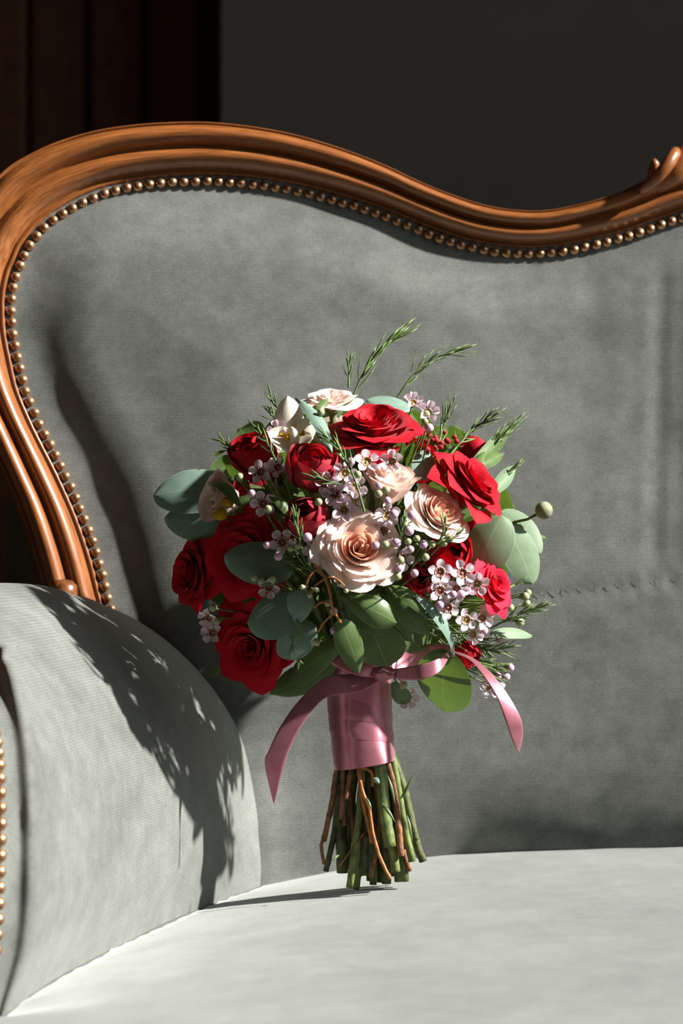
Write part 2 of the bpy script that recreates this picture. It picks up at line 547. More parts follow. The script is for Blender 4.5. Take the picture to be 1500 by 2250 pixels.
def rail(name, i0, i1, mirror, label):
    v, f, u = grid(rail_pts(i0, i1, mirror))
    nv = len(PROF)
    u = [(a * (i1 - i0) / 100.0, b) for a, b in u]
    f.append(tuple(range(nv - 1)) if mirror else tuple(range(nv - 1))[::-1])
    last = (i1 - i0 - 1) * nv
    if mirror:
        f = [q[::-1] for q in f]
    me = mesh(name, v, f, M_WOOD, u)
    return part(name, me, sofa, None, label)
JI = int(NS * 35 / (len(PAIRS) - 1)) + 4                # the glued joint in the crest
rail('frame_rail', 0, JI + 1, False, 'carved walnut rail sweeping over the sage back')
rail('frame_rail', 0, JI + 1, True, 'carved walnut rail of the far shoulder')
# the middle crest piece: both halves as one carved block
half = rail_pts(JI + 0, NS)
rows = half + [[Vector((2 * XM - p.x, p.y, p.z)) for p in r] for r in half[-2::-1]]
gap = 0.0
v, f, u = grid(rows)
v = [Vector((p.x + (gap if p.x < XM else -gap), p.y, p.z)) for p in v]
u = [(a * len(rows) / 100.0 + 5.3, b) for a, b in u]
crest = part('crest_rail', mesh('crest_rail', v, f, M_WOOD, u), sofa, None, 'darker middle crest piece of carved walnut')
for s in (False, True):
    def mx(p):
        return Vector((2 * XM - p.x, p.y, p.z)) if s else p
    pts = [(1395, 432, 1.995), (1420, 412, 1.984), (1445, 388, 1.978), (1466, 362, 1.978), (1478, 343, 1.982), (1485, 332, 1.988)]
    sc_ = catmull(pts, 18)
    t = MB(); t.tube([mx(P(*p)) for p in sc_], [0.0012 + 0.0042 * math.sin(math.pi * (0.12 + 0.66 * i / 17)) for i in range(18)], 10, 0, 0)
    part('carved_scroll', t.mesh('carved_scroll', M_WOOD), crest, None, 'small carved leaf scroll')
    pts = catmull([(1410, 425, 2.0), (1450, 405, 1.995), (1485, 375, 1.992), (1510, 345, 1.995), (1525, 325, 2.0)], 16)
    t = MB(); t.tube([mx(P(*p)) for p in pts], [0.003 + 0.0075 * math.sin(math.pi * (0.1 + 0.7 * i / 15)) for i in range(16)], 10, 0, 0)
    part('carved_leaf', t.mesh('carved_leaf', M_WOOD), crest)
    t = MB(); c = mx(P(1437, 372, 2.02))
    t.tube([c + Vector((0, .01, -.014)), c + Vector((0, .004, -.008)), c, c + Vector((0, -.003, .005)), c + Vector((0, -.003, .008))], [.006, .0055, .0048, .0036, .001], 10, 0, 0)
    part('carved_knob', t.mesh('carved_knob', M_WOOD), crest)
    # turned block where the rail meets the arm
    t = MB(); c = mx(P(140, 1296, 1.85))
    t.lathe([(0.0, .008), (.006, .007), (.010, .003), (.011, -.003), (.009, -.012), (.009, -.04), (0, -.04)], 14, 0, Matrix.Translation(c))
    part('frame_block', t.mesh('frame_block', M_WOOD), sofa)

# upholstery of the backrest
lower = [(262, 1440), (285, 1700), (300, 1990)]
inner = [I3[i] for i in range(0, NS, 2)]
if (NS - 1) % 2:
    inner.append(I3[-1])
left_low = [back_pt(300, 1985), back_pt(290, 1850), back_pt(280, 1700), back_pt(270, 1560)]
zb = back_pt(900, 1985).z
left_low[0].z = zb
bottom = [Vector((XM - (XM - left_low[0].x) * t, 0, zb)) for t in np.linspace(0, 1, 50)[:-1]]
midl = [Vector((XM, 0, z)) for z in np.linspace(I3[-1].z, zb, 60)[1:-1]]
bound = bottom[1:] + left_low + inner + midl + [Vector((XM, 0, zb))]
nails2 = np.array([(p.x, p.z) for p in left_low + N3])
cx, cz = back_pt(760, 1050).x, back_pt(760, 1050).z
def proj(x, y, z):
    d = y - CAM_Y
    return 750 + F * x / d, 1125 - F * (z - ZC) / d
def back_offset(x, z):
    """how far the stuffing stands proud of the plane"""
    x0 = XM - abs(x - XM)
    d = np.sqrt(((nails2 - np.array([x0, z])) ** 2).sum(1)).min()
    px, py = proj(x0, yb(x0, z), z)
    h = 0.004 + 0.0105 * float(sstep(0.000, 0.062, d)) + 0.010 * float(sstep(0.0, 0.16, d)) * math.exp(-((x0 - 0.02) / 0.27) ** 2 - ((z - 0.70) / 0.22) ** 2)
    # the deeper tuck along the left end of the cushion
    g = math.exp(-((d - 0.021) / 0.011) ** 2) * float(sstep(620, 800, py))
    h -= 0.0014 * g
    # lower edge rolls in towards the seat
    low = max(0.0, (ZS + 0.075 - z) / 0.12)
    h -= 0.050 * low ** 2 * (0.10 + 0.90 * float(sstep(680, 1050, px)))
    # and swings forward into the arm
    h += 0.011 * math.exp(-max(0.0, px - 570) / 75) * float(sstep(1600, 1850, py))
    # pulled folds near the middle of the sofa
    ft = float(sstep(520, 640, py)) * (1 - float(sstep(1180, 1330, py)))
    for fx, dep, w in ((1440, .0018, 24), (1385, .0004, 22), (1484, .0008, 16), (1290, .0005, 34)):
        h -= dep * ft * math.exp(-((px + 0.03 * (py - 900) - fx) / w) ** 2)
    # seam of the lower panel
    ys = 1309 - max(0.0, px - 1190) * 0.108 + max(0, 1190 - px) * 0.05
    h -= 0.0016 * math.exp(-((py - ys) / 7.0) ** 2) * float(sstep(820, 1150, px))
    h += 0.0012 * (noise.noise(Vector((x * 9, z * 9, 1.3))) + 0.6 * noise.noise(Vector((x * 23, z * 23, 4.1))))
    return h
NR = 74
verts, faces = [], []
nb = len(bound)
ring_r = [1 - (1 - k / NR) ** 1.0 for k in range(1, NR + 1)]
pts2 = [(cx, cz)] + [(cx + r * (p.x - cx), cz + r * (p.z - cz)) for r in ring_r for p in bound]
def back_vert(x, z):
    h = back_offset(x, z)
    y = yb(x, z)
    n = back_n(x, z)
    return Vector((x, y, z)) + n * h
half_v = [back_vert(x, z) for x, z in pts2]
half_f = [(0, 1 + (k + 1) % nb, 1 + k) for k in range(nb)]
for r in range(NR - 1):
    o = 1 + r * nb
    for k in range(nb):
        k2 = (k + 1) % nb
        half_f.append((o + k, o + k2, o + nb + k2, o + nb + k))
nh = len(half_v)
allv = half_v + [Vector((2 * XM - p.x, p.y, p.z)) for p in half_v]
allf = half_f + [tuple(i + nh for i in q)[::-1] for q in half_f]
me = mesh('backrest', allv, allf, M_BACK)
import bmesh
bm = bmesh.new(); bm.from_mesh(me)
bmesh.ops.remove_doubles(bm, verts=bm.verts, dist=1e-5)
bmesh.ops.recalc_face_normals(bm, faces=bm.faces)
bm.to_mesh(me); bm.free()
me.polygons.foreach_set('use_smooth', [True] * len(me.polygons))
part('backrest', me, sofa, None, 'padded back in worn sage green velvet')
# plain back cover
m = MB()
v, f, u = grid([[Vector((p.x, yb(p.x, p.z) + .03, p.z)) for p in ([I3[i] for i in range(20, NS, 12)] + [I3[-1]])], [Vector((p.x, yb(p.x, zb) + .03, zb)) for p in ([I3[i] for i in range(20, NS, 12)] + [I3[-1]])]])
m.add(v, f, u); m.add([Vector((2 * XM - p.x, p.y, p.z)) for p in v], f, u)
part('back_cover', m.mesh('back_cover', M_BACK), sofa)

# nails
def nail_mesh():
    t = MB()
    t.lathe([(.0040, -.002), (.00405, .0), (.0038, .0011), (.0031, .0022), (.0021, .0030), (.0010, .0034), (.0001, .0035)], 12)
    return t.mesh('upholstery_nail', M_BRASS)
NAIL = nail_mesh()
arc = [0.0]
for i in range(1, NS):
    arc.append(arc[-1] + (N3[i] - N3[i - 1]).length)
step = 0.00905
pos = []
s, i = 0.0, 0
while s < arc[-1] - 0.002:
    while arc[i + 1] < s:
        i += 1
    t = (s - arc[i]) / (arc[i + 1] - arc[i])
    pos.append(N3[i].lerp(N3[i + 1], t))
    s += step
for p in pos:
    n = back_n(p.x, p.z)
    sgn = rnd.uniform(0.96, 1.04)
    tilt = Vector((rnd.uniform(-.06, .06), 0, rnd.uniform(-.06, .06)))
    q = p + n * 0.0042 + Vector((rnd.uniform(-.0003, .0003), 0, rnd.uniform(-.0003, .0003)))
    part('upholstery_nail', NAIL, sofa, axis_matrix(q, n + tilt, rnd.uniform(0, 6), sgn))

# seam stitches on the lower panel
for px in range(1196, 1500, 8):
    py = 1309 - (px - 1190) * 0.108
    a, b = back_pt(px, py), back_pt(px + 6, py - .6)
    q = [back_vert(p.x, p.z) for p in (a, a.lerp(b, .5), b)]
    t = MB(); t.tube(q, [.0004, .0005, .0004], 6, 0, 0)
    part('stitch', t.mesh('stitch', M_THREAD), sofa)

# arm
ARM = [
 [(583, 1945, 1.930), (580, 1835, 1.932), (558, 1715, 1.932), (515, 1590, 1.930), (440, 1480, 1.926), (345, 1392, 1.922), (243, 1337, 1.918)],
 [(415, 2008, 1.785), (438, 1880, 1.785), (432, 1740, 1.785), (395, 1600, 1.788), (335, 1480, 1.800), (268, 1388, 1.832), (195, 1315, 1.880)],
 [(240, 2090, 1.660), (272, 1950, 1.655), (274, 1800, 1.655), (250, 1650, 1.665), (208, 1510, 1.690), (155, 1390, 1.735), (112, 1294, 1.815)],
 [(95, 2170, 1.545), (128, 2020, 1.525), (132, 1860, 1.520), (120, 1700, 1.530), (95, 1550, 1.565), (55, 1410, 1.630), (20, 1290, 1.760)],
 [(20, 2225, 1.490), (66, 2066, 1.480), (78, 1898, 1.476), (74, 1718, 1.486), (55, 1570, 1.520), (10, 1420, 1.585), (-50, 1300, 1.715)],
 [(-15, 2255, 1.484), (28, 2085, 1.474), (38, 1912, 1.472), (36, 1732, 1.482), (22, 1590, 1.516), (-25, 1450, 1.585), (-90, 1330, 1.700)],
 [(-50, 2290, 1.474), (-14, 2100, 1.462), (-3, 1920, 1.460), (-2, 1740, 1.470), (-14, 1610, 1.502), (-60, 1490, 1.575), (-125, 1370, 1.690)]]
arm_rows = []
for row in ARM:
    w = [P(*p) for p in row]
    t = w[-1]
    w = [w[0] + Vector((-.01, 0, -.05))] + w + [t + Vector((-.030, .016, -.002)), t + Vector((-.060, .018, -.022)), t + Vector((-.078, .018, -.075)), t + Vector((-.080, .015, -.32))]
    arm_rows.append([tuple(p) for p in w])
A1 = [catmull(r, 78) for r in arm_rows]
A2 = np.array([catmull([A1[k][j] for k in range(len(A1))], 96) for j in range(78)])          # [v][u]
arm_v = []
for j in range(78):
    for i in range(96):
        p = Vector(A2[j][i])
        px, py = proj(*p)
        o = 0.0012 * noise.noise(p * 14) + 0.0005 * noise.noise(p * 45)
        # wrinkles where the cover is gathered at the front corner
        g = math.exp(-(((px - 5) / 45) ** 2 + ((py - 1415) / 50) ** 2))
        o += 0.005 * g * math.sin(py * 0.16 + px * 0.05)
        for (qx, qy, L, dep, sl) in ((150, 1870, 70, .0012, .2), (230, 1830, 90, .0010, -.25), (60, 1840, 60, .0016, .3), (280, 1500, 70, .0010, .5)):
            o -= dep * math.exp(-(((px - qx) - sl * (py - qy)) / 24) ** 2 - ((py - qy) / L) ** 2)
        arm_v.append(p + Vector((0.55, -0.8, 0.2)) * o)
arm_f = [(j * 96 + i, j * 96 + i + 1, (j + 1) * 96 + i + 1, (j + 1) * 96 + i) for j in range(77) for i in range(95)]
part('armrest', mesh('armrest', arm_v, arm_f, M_BACK), sofa, None, 'plump rounded arm pad in sage velvet')
part('armrest', mesh('armrest', [Vector((2 * XM - p.x, p.y, p.z)) for p in arm_v], [q[::-1] for q in arm_f], M_BACK), sofa)
# the closed front and back ends of the arms
for s in (0, 1):
    for nm, ci, dy in (('arm_front', 95, .004), ('arm_back', 0, 0.0)):
        ring = [Vector(A2[j][ci]) + Vector((0, dy, 0)) for j in range(78)]
        ring = [Vector((2 * XM - p.x, p.y, p.z)) if s else p for p in ring]
        v, f, u = grid([ring[:39], ring[:38:-1]])
        part(nm, mesh(nm, v, f, M_BACK, None, False), sofa)
# the arm's front post and its nails
edge = [Vector(A2[j][95]) for j in range(5, 60)]
for s in (0, 1):
    e = [Vector((2 * XM - p.x, p.y, p.z)) if s else p for p in edge]
    sx = 1 if s else -1
    e2 = [Vector((e[0].x, e[0].y, 0.20))] + e
    prof = [(0, .01), (0, -.004), (.004, -.008), (.012, -.009), (.022, -.004), (.030, -.010), (.042, -.012), (.052, -.006), (.055, .02), (.03, .035), (0, .01)]
    v, f, u = grid([[p + Vector((sx * (a + .006), b, 0)) for a, b in prof] for p in e2])
    part('arm_post', mesh('arm_post', v, f, M_WOOD, u), sofa, None, 'curved walnut post at the arm front')
    L = 0.0
    last = e[0]
    nxt = 0.0
    for p in e:
        L += (p - last).length
        seg = (p - last).length
        while nxt <= L and seg > 0:
            q = p.lerp(last, (L - nxt) / seg)
            part('upholstery_nail', NAIL, sofa, axis_matrix(q + Vector((sx * -.0005, -.0012, 0)), Vector((-sx * .45, -1, 0)), 0, 1.02))
            nxt += 0.0092
        last = p

# seat
J = np.array([tuple(Vector(A2[6][i])) for i in range(0, 88, 3)])          # where the arm pad meets the seat
bot = [P(*r[0]) for r in ARM]
Jd = catmull([tuple(p) for p in bot[:6]], 60)
def seat_z(x, y):
    x0 = XM - abs(x - XM)
    dd2 = np.sqrt((Jd[:, 0] - x0) ** 2 + (Jd[:, 1] - y) ** 2)
    i = int(dd2.argmin())
    # signed: inside the seat when to the right of the junction line
    a = Jd[max(0, i - 1)]; b = Jd[min(59, i + 1)]
    side = (b[0] - a[0]) * (y - a[1]) - (b[1] - a[1]) * (x0 - a[0])
    d = dd2[i] if side > 0 else -dd2[i]
    zc = 0.0055 - 0.05 * (x0 - XM) ** 2
    zj = Jd[i][2] - ZS
    dp = max(0.0, d)
    z = zj + (zc - zj) * (1 - math.exp(-dp / 0.075))
    if d < 0:
        z = zj - min(0.02, -d * 0.35)
    fr = max(0.0, (-0.50 - y) / 0.10)
    z -= 0.05 * fr ** 2.4
    z += 0.0011 * noise.noise(Vector((x * 9, y * 9, 0))) + 0.0006 * noise.noise(Vector((x * 26, y * 26, 3)))
    return ZS + z
NX, NY = 150, 110
sv, xs = [], np.linspace(XM - 0.58, XM + 0.58, NX)
for j in range(NY):
    for x in xs:
        yk = yb(x, ZS) + 0.03
        y = -0.60 + (yk + 0.60) * j / (NY - 1)
        xw = XM + (x - XM) / 0.58 * (0.58 - 0.07 * max(0.0, (-0.42 - y) / 0.18) ** 2)
        sv.append(Vector((xw, y, seat_z(xw, y))))
sf = [(j * NX + i, j * NX + i + 1, (j + 1) * NX + i + 1, (j + 1) * NX + i) for j in range(NY - 1) for i in range(NX - 1)]
# skirt down to the rail
base = len(sv)
for i in range(NX):
    sv.append(Vector((sv[i].x, -0.605, ZS - 0.11)))
sf += [(base + i, base + i + 1, i + 1, i) for i in range(NX - 1)]
part('seat', mesh('seat', sv, sf, M_SEAT), sofa, None, 'broad domed seat in pale sage velvet')
# side faces of the seat in front of the arms
for col_i in (0, NX - 1):
    v, f, u = grid([[sv[j * NX + col_i] for j in range(0, 60)], [Vector((sv[j * NX + col_i].x, sv[j * NX + col_i].y, ZS - 0.11)) for j in range(0, 60)]])
    part('seat_side', mesh('seat_side', v, f, M_SEAT), sofa)
# welt cord between arm pad and seat, coloured dark for the shade line there
for s in (0, 1):
    pts = [Vector(((2 * XM - p[0]) if s else p[0], p[1], p[2])) + Vector((0, 0, -.0008)) for p in Jd]
    t = MB(); t.tube(pts, [.0018] * len(pts), 8, 0, 0)
    part('welt_cord', t.mesh('welt_cord', M_THREAD), sofa)
# rail and legs (below the frame of the photograph)
m = MB()
rows = []
for x in np.linspace(XM - .60, XM + .60, 40):
    w = (x - XM) / .6
    zz = ZS - .20 + .02 * math.cos(w * 2 * math.pi)
    rows.append([(x, -.57, ZS - .10), (x, -.61, ZS - .10), (x, -.618, ZS - .115), (x, -.612, ZS - .14), (x, -.615, zz + .01), (x, -.605, zz), (x, -.57, zz)])
v, f, u = grid(rows); m.add(v, f, u)
part('seat_rail', m.mesh('seat_rail', M_WOOD), sofa)
for x, y in ((XM - .56, -.57), (XM + .56, -.57), (XM - .50, .05), (XM + .50, .05)):
    t = MB()
    sg = -1 if x < XM else 1
    fy = -1 if y < 0 else 1
    t.tube([Vector((x, y, ZS - .10)), Vector((x, y, ZS - .17)), Vector((x + sg * .015, y + fy * .012, ZS - .24)), Vector((x + sg * .004, y, ZS - .33)), Vector((x + sg * .006, y + fy * .01, ZS - .39)), Vector((x + sg * .015, y + fy * .02, 0.0))],
           [.030, .034, .027, .017, .015, .021], 12, 0, 0)
    part('leg', t.mesh('leg', M_WOOD), sofa)

# ------------------------------------------------------------------ the bouquet
BASE = P(815, 1935, 1.80)
bq = thing('bridal_bouquet', BASE, 'bridal bouquet of red and blush roses tied with dusty pink ribbon, leaning on the sofa', 'bouquet')
HX, HY, HRX, HRZ, HRY, HD = 775, 1180, 415, 350, 0.112, 1.838
def dome(px, py, off=0.0):
    e = 1 - ((px - HX) / HRX) ** 2 - ((py - HY) / HRZ) ** 2
    return HD - HRY * math.sqrt(max(0.0, e)) + off
HC = P(HX, HY, HD)
PX = 1.80 / F                                            # metres per pixel at the bouquet

def petal_grid(fn, na=11, nt=9):
    rows = []
    for i in range(na):
        a = -1 + 2 * i / (na - 1)
        rows.append([fn(a, j / (nt - 1)) for j in range(nt)])
    return grid(rows)

def open_petal(r0, r1, h, z0, W, curl, phi, ruf, seed, point=0.0, skew=0.06, drop=0.6, tc=0.55):
    s1, s2 = seed
    def fn(a, t):
        A = abs(a)
        tt = t * (1 - 0.30 * A ** 2.6 + point * max(0, 1 - A * 1.3) ** 1.5)
        ang = phi + a * W * (0.45 + 0.55 * min(1.0, t * 1.5))
        s = math.sin(min(1.15, tt) * math.pi / 2)
        r = r0 + (r1 - r0) * s ** 1.15
        z = z0 + h * tt
        c = max(0.0, tt - tc) / (1 - tc)
        cc = curl * (1 + 0.5 * A * A)
        r += cc * c ** 2 * (0.35 + 0.65 * r1)
        z -= cc * drop * c ** 2.2 * (0.35 + 0.65 * r1)
        r *= 1 + skew * a
        w = ruf * t ** 2 * (math.sin(3.1 * a + s1) + 0.6 * math.sin(6.3 * a + s2))
        r += w * 0.7
        z += w
        return Vector((r * math.cos(ang), r * math.sin(ang), z))
    return petal_grid(fn)

def tea_petal(r0, zb, rr, zr, W, curl, phi, ruf, seed, point=0.1, skew=0.06):
    """petal of a layered rose: rises from (r0, zb) to a rim at radius rr and height zr, rim rolled out"""
    s1, s2 = seed
    def fn(a, t):
        A = abs(a)
        tt = t * (1 - 0.26 * A ** 3.0 + point * max(0.0, 1 - A * 1.2) ** 1.3)
        ang = phi + a * W * (0.50 + 0.50 * min(1.0, t * 1.6))
        q = min(1.0, tt)
        r = r0 + (rr - r0) * math.sin(q * math.pi / 2) ** 0.85
        z = zb + (zr - zb) * tt ** 1.25
        c = max(0.0, tt - 0.72) / 0.28
        r += curl * c ** 1.8 * (1 + .6 * A ** 2)
        z -= curl * 0.55 * c ** 2.4
        r *= 1 + skew * a
        w = ruf * t ** 2 * (math.sin(2.6 * a + s1) + 0.6 * math.sin(5.7 * a + s2))
        return Vector(((r + w) * math.cos(ang), (r + w) * math.sin(ang), z + w * .9))
    return petal_grid(fn, 13, 10)

def globe_petal(rg, th0, th1, W, phi, ruf, seed, ell=1.0, skew=0.05, dz=0.0):
    s1, s2 = seed
    def fn(a, t):
        A = abs(a)
        tt = t * (1 - 0.25 * A ** 2.4)
        th = th0 + (th1 - th0) * tt
        r = rg * math.sin(th) * (1 + skew * a)
        z = -rg * ell * math.cos(th) + dz
        ang = phi + a * W
        w = ruf * t ** 3 * (math.sin(3 * a + s1) + 0.5 * math.sin(7 * a + s2))
        c = max(0.0, t - 0.85) / 0.15
        r += w + 0.03 * c * c
        z += w * 0.5
        return Vector((r * math.cos(ang), r * math.sin(ang), z))
    return petal_grid(fn)

def make_rose(kind, name, px, py, d, rad_px, axis, mats, label, seed, nsep=12, twist=0.0):
    """mats: (outer material, heart material)"""
    g = random.Random(seed)
    pet = []
    if kind == 'open':
        N = 30
        for i in range(N):
            f = i / (N - 1)
            rr = .05 + .80 * f ** .85
            zr = (.34 + .20 * f / .3 if f < .3 else .54 - .52 * ((f - .3) / .7) ** 1.35) + g.uniform(-.02, .02)
            pet.append(tea_petal(.03 + .16 * f, -.10 - .36 * f, rr, zr, R(85 - 38 * f) * g.uniform(.9, 1.12), .03 + .22 * f, i * 2.39996 + g.uniform(-.2, .2),
                                 .010 + .022 * f, (g.uniform(0, 6), g.uniform(0, 6)), .04 + .12 * f, .07))
    elif kind == 'garden':
        N = 46
        for i in range(N):
            f = i / (N - 1)
            h = .52 + .06 * math.sin(math.pi * min(1, f / .8)) - .16 * f ** 3
            pet.append(open_petal(.03 + .22 * f, .06 + .74 * f ** .9, h, -.04 - .10 * f, R(62 - 18 * f) * g.uniform(.8, 1.15), .02 + .30 * f ** 2,
                                  i * 2.39996 + g.uniform(-.5, .5), .022 + .02 * f, (g.uniform(0, 6), g.uniform(0, 6)), .0, .10 * (1 - f) + .05, .55, .55))
    elif kind == 'bowl':
        N = 20
        for i in range(N):
            f = i / (N - 1)
            pet.append(open_petal(.04 + .25 * f, .08 + .62 * f, .46 - .10 * f, -.02 - .06 * f, R(70 - 12 * f) * g.uniform(.9, 1.1), .03 + .40 * f,
                                  i * 2.39996 + g.uniform(-.3, .3), .022 + .03 * f, (g.uniform(0, 6), g.uniform(0, 6)), .0, .08, .5, .5))
    elif kind == 'cup':
        N = 26
        for i in range(N):
            f = i / (N - 1)
            pet.append(open_petal(.03 + .30 * f, .06 + .60 * f ** .9, .62 + .14 * f, -.04 - .24 * f, R(75 - 22 * f) * g.uniform(.85, 1.15), .02 + .16 * f,
                                  i * 2.39996 + g.uniform(-.3, .3), .02 + .012 * f, (g.uniform(0, 6), g.uniform(0, 6)), .0, .07, .35, .6))
    elif kind == 'globe':
        N = 24
        for i in range(N):
            f = i / (N - 1)
            pet.append(globe_petal(.16 + .74 * f ** .8, R(20), R(158 - 50 * f ** 1.3 + g.uniform(-8, 8)), R(70 - 18 * f) * g.uniform(.9, 1.1), i * 2.39996 + g.uniform(-.3, .3), .018, (g.uniform(0, 6), g.uniform(0, 6)), .96, .06, .06 * (1 - f)))
    elif kind == 'bud':
        N = 18
        for i in range(N):
            f = i / (N - 1)
            pet.append(globe_petal(.20 + .75 * f ** .7, R(16), R(168 - 34 * f ** 1.5 + g.uniform(-9, 9)), R(62) * g.uniform(.9, 1.1), i * 2.39996 + g.uniform(-.3, .3), .010, (g.uniform(0, 6), g.uniform(0, 6)), 1.02, .07, .04 * (1 - f)))
    rmax = max(math.hypot(p.x, p.y) for v, f, u in pet for p in v)
    zs = [p.z for v, f, u in pet for p in v]
    zoff = (min(zs) + max(zs)) / 2
    k = 1.0 / rmax
    core = MB()
    nheart = int(len(pet) * .45)
    for i, (v, f, u) in enumerate(pet[:-nsep]):
        core.add([Vector((p.x, p.y, p.z - zoff)) * k for p in v], f, u, 1 if i < nheart else 0)
    core.lathe([(0.0, -zoff * k - .28), (.14, -zoff * k - .24), (.20, -zoff * k - .12), (.16, -zoff * k + .05)], 10, 2)
    M = axis_matrix(P(px, py, d), axis, twist, rad_px * GROW[kind] * d / F)
    me = core.mesh(name, [mats[0], mats[1], M_CALYX])
    ro = part(name, me, bq, M, label)
    for v, f, u in pet[-nsep:]:
        pm = mesh('petal', [Vector((p.x, p.y, p.z - zoff)) * k for p in v], f, mats[0], u)
        part('petal', pm, ro, M)
    HEADS.append((P(px, py, d) - Vector(axis).normalized() * rad_px * d / F * .5))
    return ro
HEADS = []
GROW = {'open': 1.02, 'garden': 1.12, 'cup': 1.12, 'bowl': 1.15, 'globe': 1.02, 'bud': 1.0}
RED, ROS, COR, CRM = (M_RED, M_RED), (M_ROSE, M_RED), (M_CORAL, M_CORAL), (M_CREAM, M_PEACH)
CRW = (M_CREAM, M_CREAM)
make_rose('open', 'red_rose', 822, 944, dome(822, 948, .002), 127, (-.06, -.50, 1), RED, 'large open crimson rose at the top', 11, 14, .6)
make_rose('open', 'red_rose', 1030, 1062, dome(1024, 1072, .000), 116, (.78, -.42, .70), RED, 'crimson rose turned up to the side in full sun', 12, 14, 2.2)
make_rose('open', 'red_rose', 545, 1215, dome(535, 1222, .014), 124, (-.35, -.92, .10), RED, 'large crimson rose deep in the shade', 13, 14, 1.0)
make_rose('open', 'red_rose', 556, 1412, dome(556, 1412, .012), 118, (-.35, -.85, -.20), RED, 'large crimson rose hanging low beside the ribbon', 14, 14, .3)
make_rose('open', 'red_rose', 428, 1258, dome(425, 1262, .006), 100, (-.80, -.58, .05), RED, 'crimson rose at the shaded outer edge', 15, 12, 1.5)
make_rose('open', 'red_rose', 1078, 1284, dome(1078, 1282, -.004), 80, (.72, -.62, .35), COR, 'bright cerise rose below the pale eucalyptus leaves', 16, 12, .8)
make_rose('globe', 'peony_rose', 686, 1028, dome(686, 1030, -.008), 70, (.25, -.55, .75), ROS, 'round dusty red peony rose', 17, 12, .2)
make_rose('bud', 'peony_rose', 678, 1134, dome(678, 1134, -.008), 55, (-.30, -.80, .45), ROS, 'half-closed dusty red peony rose beside the cream rose', 18, 12, 2.0)
make_rose('globe', 'peony_rose', 560, 995, dome(560, 995, .004), 60, (-.40, -.35, .85), RED, 'small crimson rose behind the wax flowers', 19, 12, 1.2)
make_rose('bud', 'peony_rose', 985, 1215, dome(985, 1215, .014), 62, (.35, -.85, .2), RED, 'red rose mostly hidden by wax flowers', 20, 10, .5)
make_rose('bud', 'peony_rose', 920, 1270, dome(920, 1270, .016), 42, (.1, -.9, .1), ROS, 'dark red bud in the shade between wax flowers', 21, 10, .5)
make_rose('bud', 'peony_rose', 1022, 1430, 1.812, 34, (.5, -.4, -.5), RED, 'small red rose low at the back', 22, 10, .5)
make_rose('bud', 'peony_rose', 1035, 985, 1.845, 34, (.55, .1, .8), RED, 'small red bud behind the side rose', 25, 10, .5)
make_rose('garden', 'blush_rose', 786, 1203, dome(786, 1208, -.020), 98, (.16, -.90, .36), CRM, 'large blush garden rose with a peach heart', 31, 14, .4)
make_rose('cup', 'blush_rose', 858, 1058, dome(858, 1058, -.004), 62, (.10, -.42, .88), CRW, 'cream rose seen from the side', 32, 12, .9)
make_rose('garden', 'blush_rose', 960, 1124, dome(960, 1124, -.008), 80, (.50, -.62, .58), CRM, 'blush garden rose leaning to the side', 33, 12, 2.4)
make_rose('bowl', 'blush_rose', 728, 876, dome(728, 880, .010), 72, (-.05, -.38, 1), CRW, 'cream rose at the very top', 34, 12, .1)
make_rose('cup', 'blush_rose', 488, 1092, dome(488, 1092, .002), 56, (-.80, -.55, .20), CRW, 'cream rose in the shade among eucalyptus', 35, 12, .3)
# blooms on the side that leans on the sofa
make_rose('open', 'red_rose', 900, 1000, 1.86, 85, (.25, .6, .8), RED, 'crimson rose at the back', 41, 8, .1)
make_rose('open', 'red_rose', 640, 1130, 1.875, 80, (-.6, .6, .5), RED, 'crimson rose at the back', 42, 8, .1)

for k, (px, py, d, ax) in enumerate(((740, 960, 1.875, (-.1, .6, .8)), (560, 1060, 1.87, (-.7, .5, .4)), (780, 1120, 1.895, (0, 1, .2)), (1000, 1150, 1.875, (.7, .6, .3)), (620, 1270, 1.875, (-.5, .8, 0)), (880, 1280, 1.88, (.3, .9, -.1)))):
    make_rose('open', 'red_rose', px, py, d, 92, ax, RED if k % 2 else CRW, None, 60 + k, 6, k)

# ---- leaves
def leaf_mesh(name, base, tip, wpx, mat, normal, shape='round', cup=0.12, bend=0.10, thick=0.00025, notch=0.0, wav=0.0):
    """base, tip: world points; wpx: full width in photo pixels; normal: the side it shows"""
    X = tip - base
    L = X.length
    xh = X / L
    n = Vector(normal)
    n = (n - xh * n.dot(xh)).normalized()
    yh = n.cross(xh)
    W = wpx * PX / 2
    nt, na = 15, 9
    rows = []
    for i in range(nt):
        t = (1 - math.cos(math.pi * i / (nt - 1))) / 2
        if shape == 'round':
            w = max(0.0, math.sin(math.pi * min(1, t) ** 0.90)) ** 0.52
        elif shape == 'lance':
            w = max(0.0, math.sin(math.pi * t ** 0.85)) ** 0.85
        elif shape == 'drop':
            w = max(0.0, math.sin(math.pi * t ** 0.65)) ** 0.62
        else:                                            # widest towards the tip
            w = max(0.0, math.sin(math.pi * t ** 1.45)) ** 0.60
        row = []
        for j in range(na):
            a = -1 + 2 * j / (na - 1)
            tx = t
            if notch:
                tx = t - notch * sstep(.6, 1, t) * (1 - min(1, abs(a) * 2.2)) * 1.0
            z = -cup * W * a * a + bend * L * (t * (1 - t) * 4 - .5) + wav * W * math.sin(5 * t + 2 * a)
            row.append(base + xh * (L * tx) + yh * (W * w * a) + n * z)
        rows.append(row)
    v, f, u = grid(rows)
    return mesh(name, v, f, mat, u)
